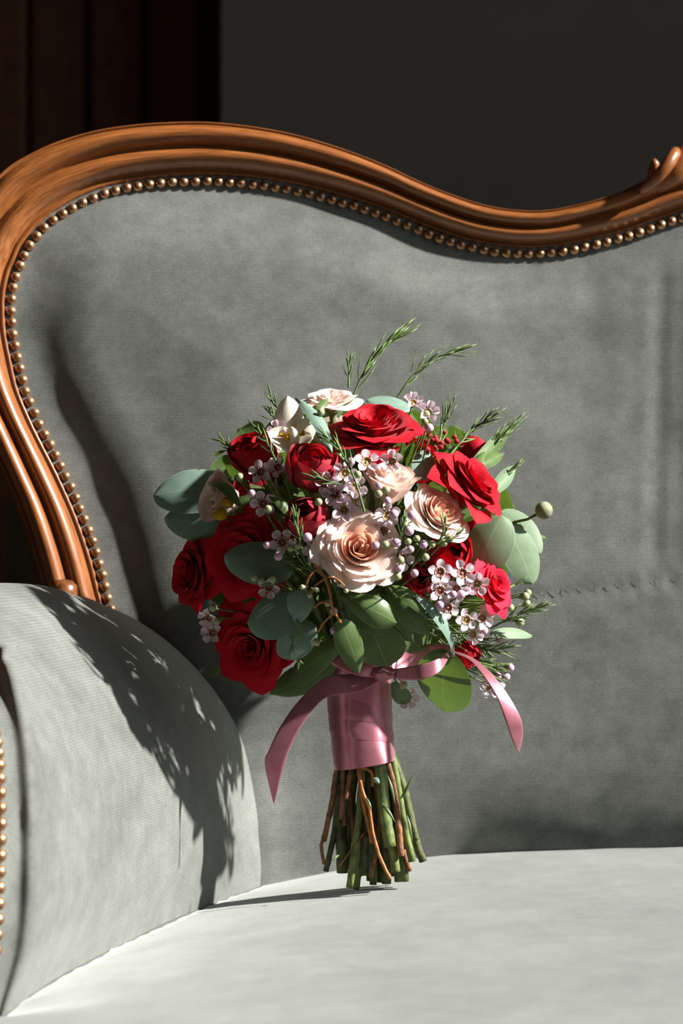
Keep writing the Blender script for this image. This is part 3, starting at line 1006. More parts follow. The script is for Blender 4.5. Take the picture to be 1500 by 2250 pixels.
def leaf(b, t, w, mat, normal=(0, -1, .2), shape='round', cup=.12, bend=.08, label=None, name='eucalyptus_leaf', notch=0.0, wav=0.0):
    """b, t: (px, py, offset from the dome in metres)"""
    B, T = [P(q[0], q[1], q[2] if q[2] > 1 else dome(*q)) for q in (b, t)]
    o = part(name, leaf_mesh(name, B, T, w, mat, normal, shape, cup, bend, notch=notch, wav=wav), bq, None, label)
    HEADLEAF.append(B)
    return o
HEADLEAF = []
E, EP, G = M_EUC, M_EUCP, M_GREEN
leaf((500, 1066, 1.795), (338, 1084, 1.800), 112, E, (.12, -.85, .50), 'round', .15, .06, 'broad blue-green eucalyptus leaf at the outer edge')
leaf((505, 1040, 1.815), (385, 1038, 1.820), 50, G, (-.1, -.45, .9), 'round', .15, .05)
leaf((495, 1158, 1.790), (362, 1134, 1.800), 78, E, (-.1, -.95, .1), 'round', .15, .08)
leaf((530, 1100, -.014), (458, 1047, -.016), 30, G, (.3, -.8, .5), 'lance', .3, .2, None, 'green_leaf')
leaf((642, 1248, -.008), (494, 1213, -.022), 98, E, (-.1, -.85, .4), 'round', .18, .06, 'broad blue-green eucalyptus leaf over the shaded rose')
leaf((660, 1330, -.012), (543, 1362, -.026), 118, E, (.25, -.75, .55), 'round', .12, .05)
leaf((662, 1290, -.024), (660, 1366, -.034), 60, E, (.30, -.8, .5), 'drop', .2, .10, 'small heart-shaped eucalyptus leaf with a notched tip', notch=.12)
leaf((692, 1372, -.010), (606, 1428, -.026), 84, E, (.2, -.8, .5), 'round', .12, .06, 'torn blue-green eucalyptus leaf', wav=.05)
leaf((750, 1362, -.028), (792, 1478, -.040), 58, G, (.25, -.8, -.15), 'drop', .18, .10, 'green leaf hanging over the ribbon', 'green_leaf')
leaf((805, 1345, -.004), (852, 1462, -.018), 112, G, (-.2, -.95, -.12), 'tip', .10, .06, 'broad dark green leaf above the knot', 'green_leaf')
leaf((975, 1432, -.010), (972, 1564, -.012), 132, G, (-.36, -.90, -.22), 'round', .10, .06, 'broad dark green leaf hanging below the bow', 'green_leaf', .09)
leaf((742, 1300, -.008), (872, 1362, -.022), 62, G, (-.25, -.85, .25), 'tip', .35, .22, None, 'green_leaf')
leaf((758, 1322, -.002), (872, 1390, -.010), 60, G, (-.25, -.9, .1), 'lance', .2, .1, None, 'green_leaf')
leaf((850, 1288, -.002), (946, 1400, -.014), 52, G, (-.30, -.85, .2), 'lance', .3, .2, None, 'green_leaf')
leaf((808, 1300, .000), (908, 1412, -.010), 66, G, (-.30, -.9, .1), 'lance', .25, .12, None, 'green_leaf')
leaf((840, 1345, .006), (930, 1422, -.002), 70, G, (.15, -.9, .2), 'round', .15, .08, None, 'green_leaf')
leaf((862, 1278, -.006), (942, 1350, -.020), 34, G, (.1, -.8, .5), 'lance', .3, .2, None, 'green_leaf')
leaf((925, 1300, -.018), (1008, 1436, -.024), 44, E, (.75, -.6, .35), 'lance', .25, .12, 'slender leaf pointing down past the bow')
leaf((1098, 1126, 1.775), (1042, 1268, 1.768), 106, EP, (-.34, -.90, .10), 'round', .2, .10, 'broad grey-green eucalyptus leaf over the cerise rose')
leaf((1112, 1150, 1.802), (1168, 1278, 1.800), 84, EP, (.15, -.9, .35), 'round', .1, .04)
leaf((1098, 1118, 1.815), (1186, 1212, 1.812), 76, EP, (.2, -.9, .3), 'round', .1, .05, 'pale eucalyptus leaf at the sunny outer edge')
leaf((1078, 1385, .002), (1169, 1388, .000), 30, EP, (.1, -.85, .5), 'round', .2, .06, 'small pale leaf pointing sideways')
leaf((732, 982, -.030), (652, 862, -.030), 34, E, (.35, -.85, .3), 'lance', .3, .10, 'slender blue-green leaf beside the white flower')
leaf((905, 895, .012), (805, 875, .010), 44, E, (.1, -.7, .7), 'round', .1, .05)
leaf((920, 1050, .010), (940, 985, .010), 52, E, (.1, -1, .0), 'round', .1, .04)
leaf((880, 1030, .010), (800, 1012, .010), 40, E, (.0, -1, .2), 'round', .1, .04)
leaf((745, 1408, -.006), (618, 1512, -.016), 58, G, (-.3, -.9, .1), 'lance', .2, .10, None, 'green_leaf')
leaf((735, 1452, .000), (583, 1524, -.002), 66, G, (-.2, -.95, -.1), 'lance', .2, .08, None, 'green_leaf')
leaf((700, 905, -.004), (722, 872, -.002), 24, G, (.2, -.9, .1), 'lance', .3, .1, None, 'green_leaf')
leaf((642, 1128, -.018), (593, 1082, -.022), 26, G, (.5, -.8, .2), 'lance', .3, .25, None, 'green_leaf')
leaf((862, 1500, .002), (900, 1545, .000), 40, G, (.0, -1, -.1), 'round', .2, .08, None, 'green_leaf')
leaf((1035, 1022, .016), (1132, 928, .016), 36, G, (.3, -.9, -.1), 'lance', .3, .06, None, 'green_leaf')
leaf((1045, 1025, .012), (1110, 990, .014), 28, G, (.3, -.8, .3), 'lance', .3, .06, None, 'green_leaf')
leaf((1030, 1040, .006), (1062, 985, .006), 26, G, (-.2, -.9, .2), 'lance', .3, .06, None, 'green_leaf')
leaf((1080, 1080, .012), (1138, 1012, .012), 34, EP, (.4, -.8, .3), 'lance', .5, .06, None, 'green_leaf')
leaf((1160, 1182, .010), (1202, 1176, .012), 12, G, (.1, -.9, .4), 'lance', .3, .1, None, 'green_leaf')
leaf((470, 1000, .02), (500, 985, .02), 10, G, (.1, -.9, .4), 'lance', .3, .1, None, 'green_leaf')
leaf((300 + 160, 1500 - 20, .004), (486, 1462, .0), 20, G, (.1, -.9, .4), 'lance', .3, .1, None, 'green_leaf')
# leaves round the back of the bouquet
gb = random.Random(77)
for k in range(110):
    th = 2 * math.pi * (k * .381966)
    e = .03 + .97 * ((k + .5) / 110)                       # how far round to the side
    rad = .84 * math.sqrt(e)
    px, py = HX + math.cos(th) * HRX * rad, HY - 5 + math.sin(th) * HRZ * rad
    d = HD + HRY * (.93 if k % 2 else .66) * math.sqrt(max(0.05, 1 - rad * rad)) - .012
    c = P(px, py, d)
    out = Vector(((px - HX) * PX * .8, .05, (HY - py) * PX * .8)).normalized()
    along = Vector((math.cos(th + gb.uniform(-.8, .8)), 0, -math.sin(th + gb.uniform(-.8, .8))))
    along = (along - out * along.dot(out)).normalized()
    L = gb.uniform(.028, .042)
    part('green_leaf', leaf_mesh('green_leaf', c - along * L / 2, c + along * L / 2, gb.uniform(70, 96), G, out, 'round', .15, .08), bq)

# ---- the dark leafy filling between the blooms
fill = MB()
g = random.Random(5)
for _ in range(420):
    th, ph = g.uniform(0, 2 * math.pi), math.acos(g.uniform(-1, 1))
    dx, dy, dz = math.cos(th) * math.sin(ph), math.sin(th) * math.sin(ph), math.cos(ph)
    q = g.uniform(.40, .70) if dy < 0 else g.uniform(.45, .88)
    c = HC + Vector((dx * HRX * PX * q, dy * HRY * q, dz * HRZ * PX * q))
    ax = Vector((dx + g.uniform(-.6, .6), dy + g.uniform(-.6, .6), dz + g.uniform(-.3, .9))).normalized()
    L = g.uniform(.018, .034)
    w = L * g.uniform(.20, .36)
    nn = ax.orthogonal().normalized()
    nn = Matrix.Rotation(g.uniform(0, 6.28), 3, ax) @ nn
    sd = ax.cross(nn)
    v = [c - ax * L * .5, c - ax * L * .1 + sd * w + nn * .001, c + ax * L * .25 + sd * w * .8, c + ax * L * .5, c + ax * L * .25 - sd * w * .8, c - ax * L * .1 - sd * w + nn * .001]
    fill.add(v, [(0, 1, 2, 3), (0, 3, 4, 5)], [(0, .5), (.4, 1), (.7, .95), (1, .5), (.7, .05), (.4, 0)])
part('foliage_filling', fill.mesh('foliage_filling', M_GREEN), bq, None, 'dark small leaves packed between the blooms', 'stuff')

# ---- wax flowers
def wax_cup():
    t = MB()
    t.lathe([(0.0, -.50), (.16, -.46), (.30, -.25), (.40, -.02), (.44, .05), (.42, .09), (.37, .07), (.33, -.02), (.22, -.08), (.06, -.09), (.05, .04), (.0, .05)], 14, 0,
            None, [2, 2, 2, 1, 1, 1, 0, 0, 0, 1, 1])
    for k in range(10):
        a = 2 * math.pi * (k + .5) / 10
        c = Vector((math.cos(a), math.sin(a), 0))
        t.tube([c * .38 + Vector((0, 0, .05)), c * .36 + Vector((0, 0, .14)), c * .28 + Vector((0, 0, .18))], [.022, .020, .035], 5, 1, 1)
    return t
WAXC = [wax_cup().mesh('wax_flower', [M_CUP, M_RIM, M_CALYX]), wax_cup().mesh('wax_flower', [M_CUP2, M_RIM, M_CALYX])]
def wax_petal(cupv):
    def fn(a, t):
        tt = t
        w = .35 * math.sin(math.pi * (0.10 + .90 * t) ** .85) ** .55 if t < 1 else 0.0
        if t < .02:
            w = .12
        x = .38 + .62 * tt
        z = .03 + .10 * math.sin(tt * 2.6) + cupv * (a * a * w * 1.5 + .25 * tt * tt)
        return Vector((x, a * w, z))
    v, f, u = petal_grid(fn, 7, 8)
    return mesh('petal', v, f, M_WAX, u)
WAXP = [wax_petal(c) for c in (.15, .45, .9)]
def wax(px, py, off=-.022, size=29, axis=None, kind=None, cup=None, npet=5):
    d = dome(px, py, off)
    c = P(px, py, d)
    if axis is None:
        n = (c - HC).normalized()
        axis = n * .6 + Vector((g.uniform(-.35, .35), -.75, g.uniform(-.15, .45)))
    M = axis_matrix(c, axis, g.uniform(0, 6), size * d / F * g.uniform(.94, 1.06))
    o = part('wax_flower', WAXC[g.randrange(2) if kind is None else kind], bq, M)
    cp = g.randrange(3) if cup is None else cup
    for k in range(npet):
        A = M @ Matrix.Rotation(2 * math.pi * k / 5 + g.uniform(-.08, .08), 4, 'Z')
        part('petal', WAXP[cp if g.random() < .75 else min(2, cp + 1)], o, A)
    SPR.append(c - Vector(axis).normalized() * size * d / F * .4)
SPR = []
WX = [(756, 1117, 1, 0), (724, 1168, 0, 0), (693, 1206, 0, 0), (621, 1188, 0, 0), (841, 1163, 1, 0), (851, 1129, 1, 1), (777, 1092, 1, 1), (736, 1082, 0, 1), (805, 1012, 1, 0),
      (757, 1038, 1, 1), (779, 1068, 1, 1), (906, 884, 1, 2), (575, 1034, 0, 0), (612, 1024, 0, 2), (580, 1103, 0, 1), (964, 1252, 0, 0), (1013, 1255, 0, 0), (964, 1292, 0, 0),
      (982, 1330, 0, 0), (1021, 1356, 1, 0), (1056, 1352, 1, 1), (1036, 1388, 1, 2), (1045, 1277, 1, 1), (1070, 1500, 1, 1), (462, 1352, 0, 2), (470, 1385, 0, 2), (880, 1222, 0, 1),
      (720, 1060, 0, 1), (592, 1285, 0, 2), (1000, 1290, 0, 1), (938, 905, 1, 2), (612, 945, 0, 2), (860, 1012, 1, 2), (892, 1525, 1, 2)]
for px, py, k, cp in WX:
    far = math.hypot((px - HX) / HRX, (py - HY) / HRZ)
    wax(px, py, -.016 if far < .85 else -.006, 29 if cp < 2 else 25, None, k, cp)

# ---- buds
def bud_mesh(mat, name):
    t = MB()
    t.lathe([(.55, -.55), (.86, -.30), (1.0, .0), (.93, .40), (.70, .76), (.42, .94), (.12, 1.03), (.0, 1.02)], 12)
    return t.mesh(name, mat)
def calyx_mesh():
    t = MB()
    t.lathe([(.0, -2.6), (.16, -2.6), (.16, -1.9), (.22, -1.5), (.55, -1.05), (.80, -.60), (.90, -.25), (.93, -.10), (.84, -.12)], 10)
    return t.mesh('calyx', M_CALYX)
BUDS = [bud_mesh(M_BUD, 'flower_bud'), bud_mesh(M_BUDG, 'flower_bud')]
CALYX = calyx_mesh()
BD = [(824, 1194, 0), (869, 1189, 0), (875, 1244, 0), (909, 1255, 0), (900, 1203, 0), (933, 1220, 1), (947, 1192, 1), (973, 1189, 1), (993, 1301, 0), (1010, 1301, 0), (964, 1324, 0),
      (1117, 1330, 1), (1154, 1322, 1), (1150, 1306, 1), (1156, 1298, 1), (1139, 1362, 1), (1117, 1461, 0), (1091, 1478, 0), (1108, 1481, 0), (1096, 1499, 0), (1096, 1399, 0),
      (831, 1065, 0), (847, 1073, 1), (831, 1082, 1), (850, 1097, 0), (903, 1129, 0), (864, 1126, 0), (897, 1163, 0), (895, 1186, 1), (935, 909, 1), (932, 925, 1), (941, 939, 0),
      (555, 1082, 0), (613, 1218, 0), (676, 1177, 0), (588, 1193, 0), (655, 1195, 1), (640, 1200, 1), (845, 1192, 1), (878, 1226, 1), (872, 1262, 1), (700, 1100, 1), (560, 1265, 1),
      (575, 1272, 1), (600, 1268, 1), (720, 1320, 1), (733, 1338, 0), (696, 1405, 1), (735, 1380, 0), (470, 1330, 1), (478, 1360, 1), (885, 1498, 1), (528, 1045, 1), (590, 1115, 1),
      (705, 905, 1), (914, 1180, 1), (928, 1192, 0), (888, 1150, 1), (740, 1195, 1), (1060, 1380, 0), (1090, 1320, 0), (785, 1040, 1), (770, 1012, 0), (985, 1180, 1)]
for px, py, k in BD:
    far = math.hypot((px - HX) / HRX, (py - HY) / HRZ)
    d = dome(px, py, -.026 if far < .85 else -.004)
    c = P(px, py, d)
    ax = (c - HC).normalized() * .8 + Vector((g.uniform(-.5, .5), -.3, g.uniform(-.1, .7)))
    M = axis_matrix(c, ax, 0, (9.8 if k == 0 else 8.8) * d / F * g.uniform(.88, 1.12))
    o = part('flower_bud', BUDS[k], bq, M)
    part('calyx', CALYX, o, M)
    SPR.append(c - ax.normalized() * 24 * d / F)
# thin stalks of the wax flowers and buds run back into the bouquet
sk = MB()
for c in SPR:
    e = c.lerp(HC + Vector((0, -.01, -.05)), .42)
    mid = c.lerp(e, .5) + Vector((g.uniform(-.004, .004), g.uniform(-.002, .004), -.003))
    sk.tube([c, mid, e], [.0006, .0007, .0009], 5)
part('flower_stalks', sk.mesh('flower_stalks', M_STEMG), bq, None, 'fine stalks of the wax flowers', 'stuff')
# pink sedum buds beside the side rose
for k in range(16):
    px, py = 930 + (k % 6) * 13 + g.uniform(-7, 7), 950 + (k // 6) * 15 + g.uniform(-8, 8) + (k % 6) * 2
    d = dome(px, py, .004)
    M = axis_matrix(P(px, py, d), (g.uniform(-.3, .4), -.5, 1), 0, g.uniform(5, 8) * d / F)
    part('flower_bud', bpy.data.meshes['red_bud'] if 'red_bud' in bpy.data.meshes else bud_mesh(M_ROSE, 'red_bud'), bq, M)

# ---- white flower with yellow heart
wc = P(640, 965, dome(640, 965, -.012))
def white_petal(b, t, w, normal, cup, bend, ox=0):
    me = leaf_mesh('petal', P(*b), P(*t), w, M_WHITEP, normal, 'round', cup, bend)
    ul = me.uv_layers[0].data
    for q in ul:
        q.uv = (q.uv[1], q.uv[0])
    return me
d0 = dome(640, 960, -.010)
t = MB()
t.lathe([(0, -.006), (.003, -.005), (.0045, 0), (.0035, .004), (.001, .006), (0, .006)], 10, 0, axis_matrix(P(645, 962, d0 + .002), (0, -.8, .5)))
for k in range(14):
    a = g.uniform(0, 6.28); r = g.uniform(.002, .007)
    b0 = P(642, 960, d0)
    e = b0 + Vector((math.cos(a) * r * 1.3, -.006, math.sin(a) * r))
    t.tube([b0, b0.lerp(e, .6), e, e + Vector((0, -.001, .002))], [.0006, .0006, .0012, .0008], 5)
wf = part('white_flower', t.mesh('white_flower', M_ANTHER), bq, None, 'white flower with a yellow heart')
for b, tp, w, nn, cu, be in (((640, 985, d0 + .004), (632, 866, d0 + .010), 66, (.0, -1, .1), .45, .12), ((642, 985, d0), (690, 905, d0 + .004), 52, (-.4, -.9, .1), .4, .10),
                             ((648, 985, d0 - .002), (590, 948, d0 - .004), 60, (.3, -.8, .5), -.3, .10), ((645, 980, d0 - .002), (612, 992, d0 - .012), 50, (.0, -.5, .9), -.3, .05),
                             ((655, 982, d0 - .004), (645, 940, d0 - .014), 24, (.3, -.9, .2), .5, .15), ((650, 978, d0), (688, 960, d0 - .008), 44, (-.3, -.7, .6), -.3, .1)):
    part('petal', white_petal(b, tp, w, nn, cu, be), wf)
# ---- yellow pompoms and the green ball
def ball(name, px, py, d, r, mat, label, stalk_to):
    t = MB()
    n1, n2 = 14, 20
    c = P(px, py, d)
    rr = r * d / F
    rows = []
    for i in range(n1 + 1):
        th = math.pi * i / n1
        rows.append([c + Vector((math.sin(th) * math.cos(2 * math.pi * k / n2), math.sin(th) * math.sin(2 * math.pi * k / n2), math.cos(th))) * rr * (1 + .035 * ((i + k) % 2)) for k in range(n2 + 1)])
    v, f, u = grid(rows)
    t.add(v, f, u)
    o = part(name, t.mesh(name, mat), bq, None, label)
    s = MB(); s.tube([c, c.lerp(stalk_to, .5) + Vector((0, 0, -.002)), stalk_to], [.0011, .0010, .0012], 6)
    part('stalk', s.mesh('stalk', M_STEMG), o)
ball('yellow_pompom', 503, 1100, dome(503, 1100, -.012), 13, M_YELLOW, 'small yellow pompom flower in the shade', P(540, 1130, 1.80))
ball('yellow_pompom', 487, 1126, dome(487, 1126, -.014), 14, M_YELLOW, 'small yellow pompom flower below the other', P(530, 1150, 1.80))
ball('seed_ball', 1191, 1118, 1.805, 19, m_plain('seed green', (0.25, 0.27, 0.155), 0.6, 0.25, 0, .3, 220., .4), 'round green seed ball on a stalk at the outer edge', P(1120, 1145, 1.815))

# ---- eucalyptus twig with pods
t = MB()
def pv(px, py, off):
    return P(px, py, dome(px, py, off))
tw = [(690, 1235, -.030), (712, 1262, -.032), (724, 1295, -.034), (730, 1330, -.034), (748, 1362, -.030)]
t.tube([Vector(p) for p in catmull([tuple(pv(*q)) for q in tw], 14)], .0009, 6)
for q in ([(705, 1240, -.030), (680, 1262, -.034), (672, 1292, -.034)], [(722, 1262, -.032), (695, 1280, -.034), (684, 1300, -.036)], [(715, 1262, -.032), (740, 1268, -.036), (756, 1282, -.038)],
          [(732, 1322, -.034), (708, 1318, -.030), (690, 1330, -.026)], [(735, 1340, -.032), (712, 1362, -.028), (700, 1382, -.022)]):
    t.tube([Vector(p) for p in catmull([tuple(pv(*k)) for k in q], 10)], .0007, 6)
twig = part('eucalyptus_twig', t.mesh('eucalyptus_twig', M_STEMO), bq, None, 'curling eucalyptus twig with pale pods')
PODM = MB(); PODM.lathe([(0, 1.0), (.35, .85), (.9, .3), (1, -.1), (.75, -.7), (.25, -1.5), (.18, -2.4)], 10)
PODM = PODM.mesh('pod', m_plain('pale pod', (0.42, 0.46, 0.27), 0.5, 0.35, 0, .2, 300.))
for px, py, ax in ((664, 1285, (-1, -.2, -.1)), (697, 1291, (1, -.2, -.3)), (681, 1304, (-.1, -.2, -1)), (745, 1279, (.1, -.3, -1)), (760, 1293, (.3, -.3, -1))):
    part('pod', PODM, twig, axis_matrix(pv(px, py, -.036), ax, 0, 5.5 * PX))

# ---- needle sprigs
def sprig(path, n, ln, spread=.55, seed=0, w=.0008, tipdense=1.0, label=None):
    """path: list of (px, py, d); needles ln px long all along it"""
    q = random.Random(seed)
    c = [Vector(p) for p in catmull([tuple(P(*k)) for k in path], 16)]
    t = MB()
    t.tube(c, [.0009 - .0006 * i / 15 for i in range(16)], 5)
    n = max(8, int(n * .8))
    for k in range(n):
        s = .18 + .82 * (k / (n - 1)) ** tipdense
        i = min(14, int(s * 15)); fr = s * 15 - i
        p = c[i].lerp(c[i + 1], fr)
        d = (c[i + 1] - c[i]).normalized()
        o = Matrix.Rotation(k * 2.4 + q.uniform(-.3, .3), 3, d) @ d.orthogonal().normalized()
        sp = spread * 1.35 * q.uniform(.55, 1.25) * (1.15 - .45 * s)
        dirn = (d + o * sp).normalized()
        L = ln * 1.35 * PX * q.uniform(.75, 1.15) * (1.0 - .25 * s)
        side = dirn.cross(o).normalized()
        cur = d * L * .10 - o * L * .06
        mid1, mid2, tip = p + dirn * L * .35, p + dirn * L * .7 + cur * .4, p + dirn * L + cur
        up = o * w * .7
        t.add([p + side * w * .5, p - side * w * .5, mid1 + side * w, mid1 - side * w, mid2 + side * w * .85, mid2 - side * w * .85, tip, p + up * .4, mid1 + up, mid2 + up],
              [(0, 2, 8, 7), (7, 8, 3, 1), (2, 4, 9, 8), (8, 9, 5, 3), (4, 6, 9), (9, 6, 5), (1, 3, 2, 0), (3, 5, 4, 2), (5, 6, 4)])
    return part('needle_sprig', t.mesh('needle_sprig', M_NEEDLE), bq, None, label)
dd_ = lambda px, py, o: (px, py, dome(px, py, o))
sprig([(770, 885, 1.815), (792, 830, 1.818), (828, 775, 1.822), (880, 732, 1.826)], 28, 54, .30, 1, .0011, .75, 'tall needle sprig arching above the top rose')
sprig([(872, 872, 1.825), (905, 825, 1.828), (950, 788, 1.832), (1002, 772, 1.836)], 20, 46, .36, 2, .0009, .8, 'needle sprig arching away beside the tallest one')
sprig([(766, 850, 1.840), (766, 815, 1.842), (768, 795, 1.843)], 14, 30, .40, 3, .0008)
sprig([(618, 900, 1.83), (606, 890, 1.83), (597, 872, 1.832)], 10, 30, .7, 4)
sprig([(615, 935, 1.82), (602, 915, 1.822), (597, 905, 1.822)], 7, 28, .7, 5)
sprig([dd_(528, 1005, -.006), dd_(512, 985, -.008), dd_(487, 964, -.008)], 18, 34, .42, 6)
sprig([dd_(608, 1012, -.026), dd_(588, 972, -.026), dd_(563, 938, -.022)], 22, 36, .42, 7)
sprig([dd_(800, 1120, -.028), dd_(775, 1040, -.034), dd_(745, 985, -.034), dd_(715, 958, -.034)], 30, 36, .5, 8, .0008, .6, 'needle sprig lying across the centre of the bouquet')
sprig([dd_(745, 1062, -.030), dd_(715, 1052, -.034), dd_(695, 1048, -.034)], 16, 34, .55, 9)
sprig([dd_(662, 1200, -.026), dd_(656, 1165, -.032), dd_(650, 1130, -.034)], 18, 30, .55, 10)
sprig([dd_(955, 1000, .002), (968, 950, 1.80), (982, 900, 1.80)], 20, 46, .40, 11)
sprig([dd_(985, 1000, .004), (1025, 952, 1.812), (1070, 918, 1.815)], 30, 46, .42, 12)
sprig([(1035, 1028, 1.81), (1080, 975, 1.815), (1125, 932, 1.82)], 28, 46, .30, 13)
sprig([(1080, 1075, 1.81), (1110, 1040, 1.812), (1132, 1020, 1.814)], 12, 26, .34, 14)
sprig([dd_(960, 1190, -.028), dd_(972, 1165, -.034), dd_(974, 1140, -.036)], 16, 24, .55, 15)
sprig([dd_(940, 1195, -.022), dd_(985, 1182, -.030), dd_(1010, 1165, -.030)], 12, 28, .6, 16)
sprig([(1075, 1375, 1.80), (1120, 1352, 1.80), (1180, 1330, 1.80)], 30, 40, .60, 17, .0007, 1, 'needle sprig at the sunny lower edge')
sprig([(1000, 1425, 1.81), (1050, 1422, 1.822), (1105, 1420, 1.83)], 22, 46, .7, 18)
sprig([(1005, 1440, 1.812), (1045, 1450, 1.82), (1090, 1462, 1.825)], 24, 44, .7, 19)
sprig([(985, 1410, 1.81), (1030, 1440, 1.82), (1080, 1482, 1.825)], 22, 46, .65, 20)
sprig([(960, 1350, 1.80), (1010, 1390, 1.81), (1060, 1420, 1.815)], 30, 44, .8, 21)
sprig([(930, 1380, 1.81), (990, 1405, 1.81), (1040, 1400, 1.81)], 30, 44, .8, 22)
sprig([dd_(640, 1395, -.016), dd_(650, 1425, -.022), dd_(656, 1450, -.022)], 14, 24, .6, 23)
sprig([dd_(645, 1330, -.026), dd_(652, 1360, -.034), dd_(658, 1385, -.034)], 10, 24, .6, 24)
sprig([dd_(870, 1235, -.018), dd_(880, 1170, -.028), dd_(885, 1145, -.028)], 16, 26, .5, 25)
sprig([dd_(690, 1255, -.010), dd_(660, 1230, -.016), dd_(640, 1225, -.016)], 20, 34, .7, 26)
sprig([dd_(1110, 1290, .004), dd_(1150, 1268, .004), dd_(1165, 1262, .004)], 10, 26, .6, 27)
sprig([dd_(905, 1240, -.020), dd_(930, 1205, -.024), dd_(918, 1190, -.026)], 14, 24, .5, 28)

# ---- stems below the ribbon
def stem(path, r, mat, off=0.0, kink=0.0, label=None, cutc=True, up=True):
    pts = []
    for i, (px, py) in enumerate(path):
        t = (py - 1670) / 260
        d = 1.807 + off * (.55 + .65 * t)
        pts.append(tuple(P(px, py, d)))
    if up:
        a = Vector(pts[0]); c = P(795, 1500, 1.806)
        pts = [tuple(c.lerp(a, .15)), tuple(c.lerp(a, .6))] + pts
    n = 5 * len(pts)
    c = [Vector(p) for p in catmull(pts, n)]
    for i in range(2, n - 1):
        c[i] += Vector((g.uniform(-1, 1), g.uniform(-1, 1), 0)) * .00018
    rad = []
    for i in range(n):
        s = r * PX * (1 + .025 * math.sin(i * 1.7) + (.16 if kink and i % 6 == 4 else 0))
        rad.append(s)
    t = MB(); t.tube(c, rad, 10, 0, 1)
    return part('stem', t.mesh('stem', [mat, M_CUT if cutc else mat]), bq, None, label)
SG, SD, SB, SO = M_STEMG, M_STEMD, M_STEMB, M_STEMO
stem([(741, 1680), (732, 1740), (722, 1790), (711, 1840)], 6, SB, -.006, 1)
stem([(709, 1838), (706, 1852), (712, 1890)], 4, SB, -.006, 0, None, False, False)
stem([(744, 1690), (738, 1790), (728, 1850), (716, 1905)], 6.5, SD, .004)
stem([(752, 1690), (744, 1780), (750, 1850), (752, 1908)], 13, SD, .006)
stem([(755, 1680), (753, 1730), (749, 1792)], 5.5, SB, -.012)
stem([(771, 1676), (765, 1710), (761, 1748)], 5, SB, -.016, 1)
stem([(778, 1680), (760, 1745), (756, 1806)], 4.5, SB, -.004)
stem([(768, 1680), (772, 1770), (776, 1850)], 4, SB, .006)
stem([(797, 1680), (790, 1760), (780, 1850), (767, 1941)], 8, SG, -.012)
stem([(800, 1680), (797, 1790), (790, 1880), (781, 1944)], 8, SG, .002)
stem([(809, 1680), (807, 1760), (801, 1830), (799, 1914)], 10, SD, -.006, 1)
stem([(787, 1682), (796, 1730), (811, 1770), (819, 1822), (836, 1880), (857, 1922)], 4, SO, -.020)
stem([(790, 1690), (797, 1750), (810, 1806), (818, 1844)], 5.5, SO, -.016, 1)
stem([(790, 1672), (802, 1680), (816, 1690), (818, 1720)], 4, SO, -.019, 0, None, False)
stem([(818, 1664), (822, 1710), (832, 1770), (830, 1840), (813, 1918)], 5, SB, -.010)
stem([(835, 1685), (840, 1740), (846, 1790), (856, 1852)], 14, SG, -.018, 0, 'thickest pale green stem with a ragged cut')
stem([(852, 1780), (858, 1840), (864, 1870), (869, 1906)], 10, SG, -.012, 0, None, True, False)
stem([(848, 1660), (866, 1740), (875, 1816), (880, 1872)], 7.5, SB, -.016)
stem([(857, 1662), (869, 1740), (880, 1840), (898, 1905)], 6.5, SB, -.006)
stem([(861, 1662), (872, 1720), (886, 1800), (904, 1884)], 8.5, SG, -.012)
stem([(866, 1666), (884, 1722), (900, 1790), (913, 1838)], 8, SD, -.008)
stem([(866, 1668), (890, 1740), (912, 1838), (928, 1884)], 9, SD, .000)
stem([(815, 1680), (818, 1800), (819, 1934)], 8, SG, .004)
stem([(838, 1690), (846, 1800), (848, 1932)], 10.5, SD, .000)
stem([(850, 1680), (868, 1800), (874, 1927)], 9, SG, .004)
stem([(855, 1680), (878, 1800), (888, 1927)], 9.5, SG, -.004)
stem([(780, 1680), (766, 1800), (760, 1900)], 9, SD, .010)
stem([(825, 1680), (832, 1800), (834, 1928)], 8, SD, .012)
stem([(795, 1680), (806, 1800), (812, 1925)], 8, SD, .014)
stem([(845, 1680), (862, 1800), (880, 1915)], 7, SD, .014)
stem([(765, 1690), (782, 1800), (790, 1915)], 7, SD, .016)
stem([(830, 1680), (850, 1790), (862, 1915)], 7, SB, .010)
stem([(800, 1820), (770, 1860), (745, 1895)], 2, SB, -.014, 0, None, False, False)
for (a, b, w) in (((876, 1752), (906, 1698), 7), ((834, 1750), (868, 1798), 8), ((818, 1700), (832, 1712), 14), ((850, 1692), (868, 1760), 6), ((893, 1780), (905, 1845), 6), ((804, 1742), (816, 1772), 6), ((746, 1868), (728, 1882), 5)):
    B, T = P(a[0], a[1], 1.776), P(b[0], b[1], 1.772)
    part('green_leaf', leaf_mesh('green_leaf', B, T, w, M_GREEN if w < 14 else M_EUC, (.2, -.9, .1), 'lance', .3, .12), bq)
# stems inside the head run from the ribbon up to the blooms
NECK = P(790, 1490, 1.806)
for h in HEADS:
    c = [NECK + Vector(((h.x - NECK.x) * .10, (h.y - NECK.y) * .12, -.012)), NECK.lerp(h, .35) + Vector((0, 0, .01)), NECK.lerp(h, .7) + Vector((0, 0, .008)), h]
    t = MB(); t.tube([Vector(p) for p in catmull([tuple(q) for q in c], 10)], .0022, 8)
    part('stem', t.mesh('stem', SG), bq)

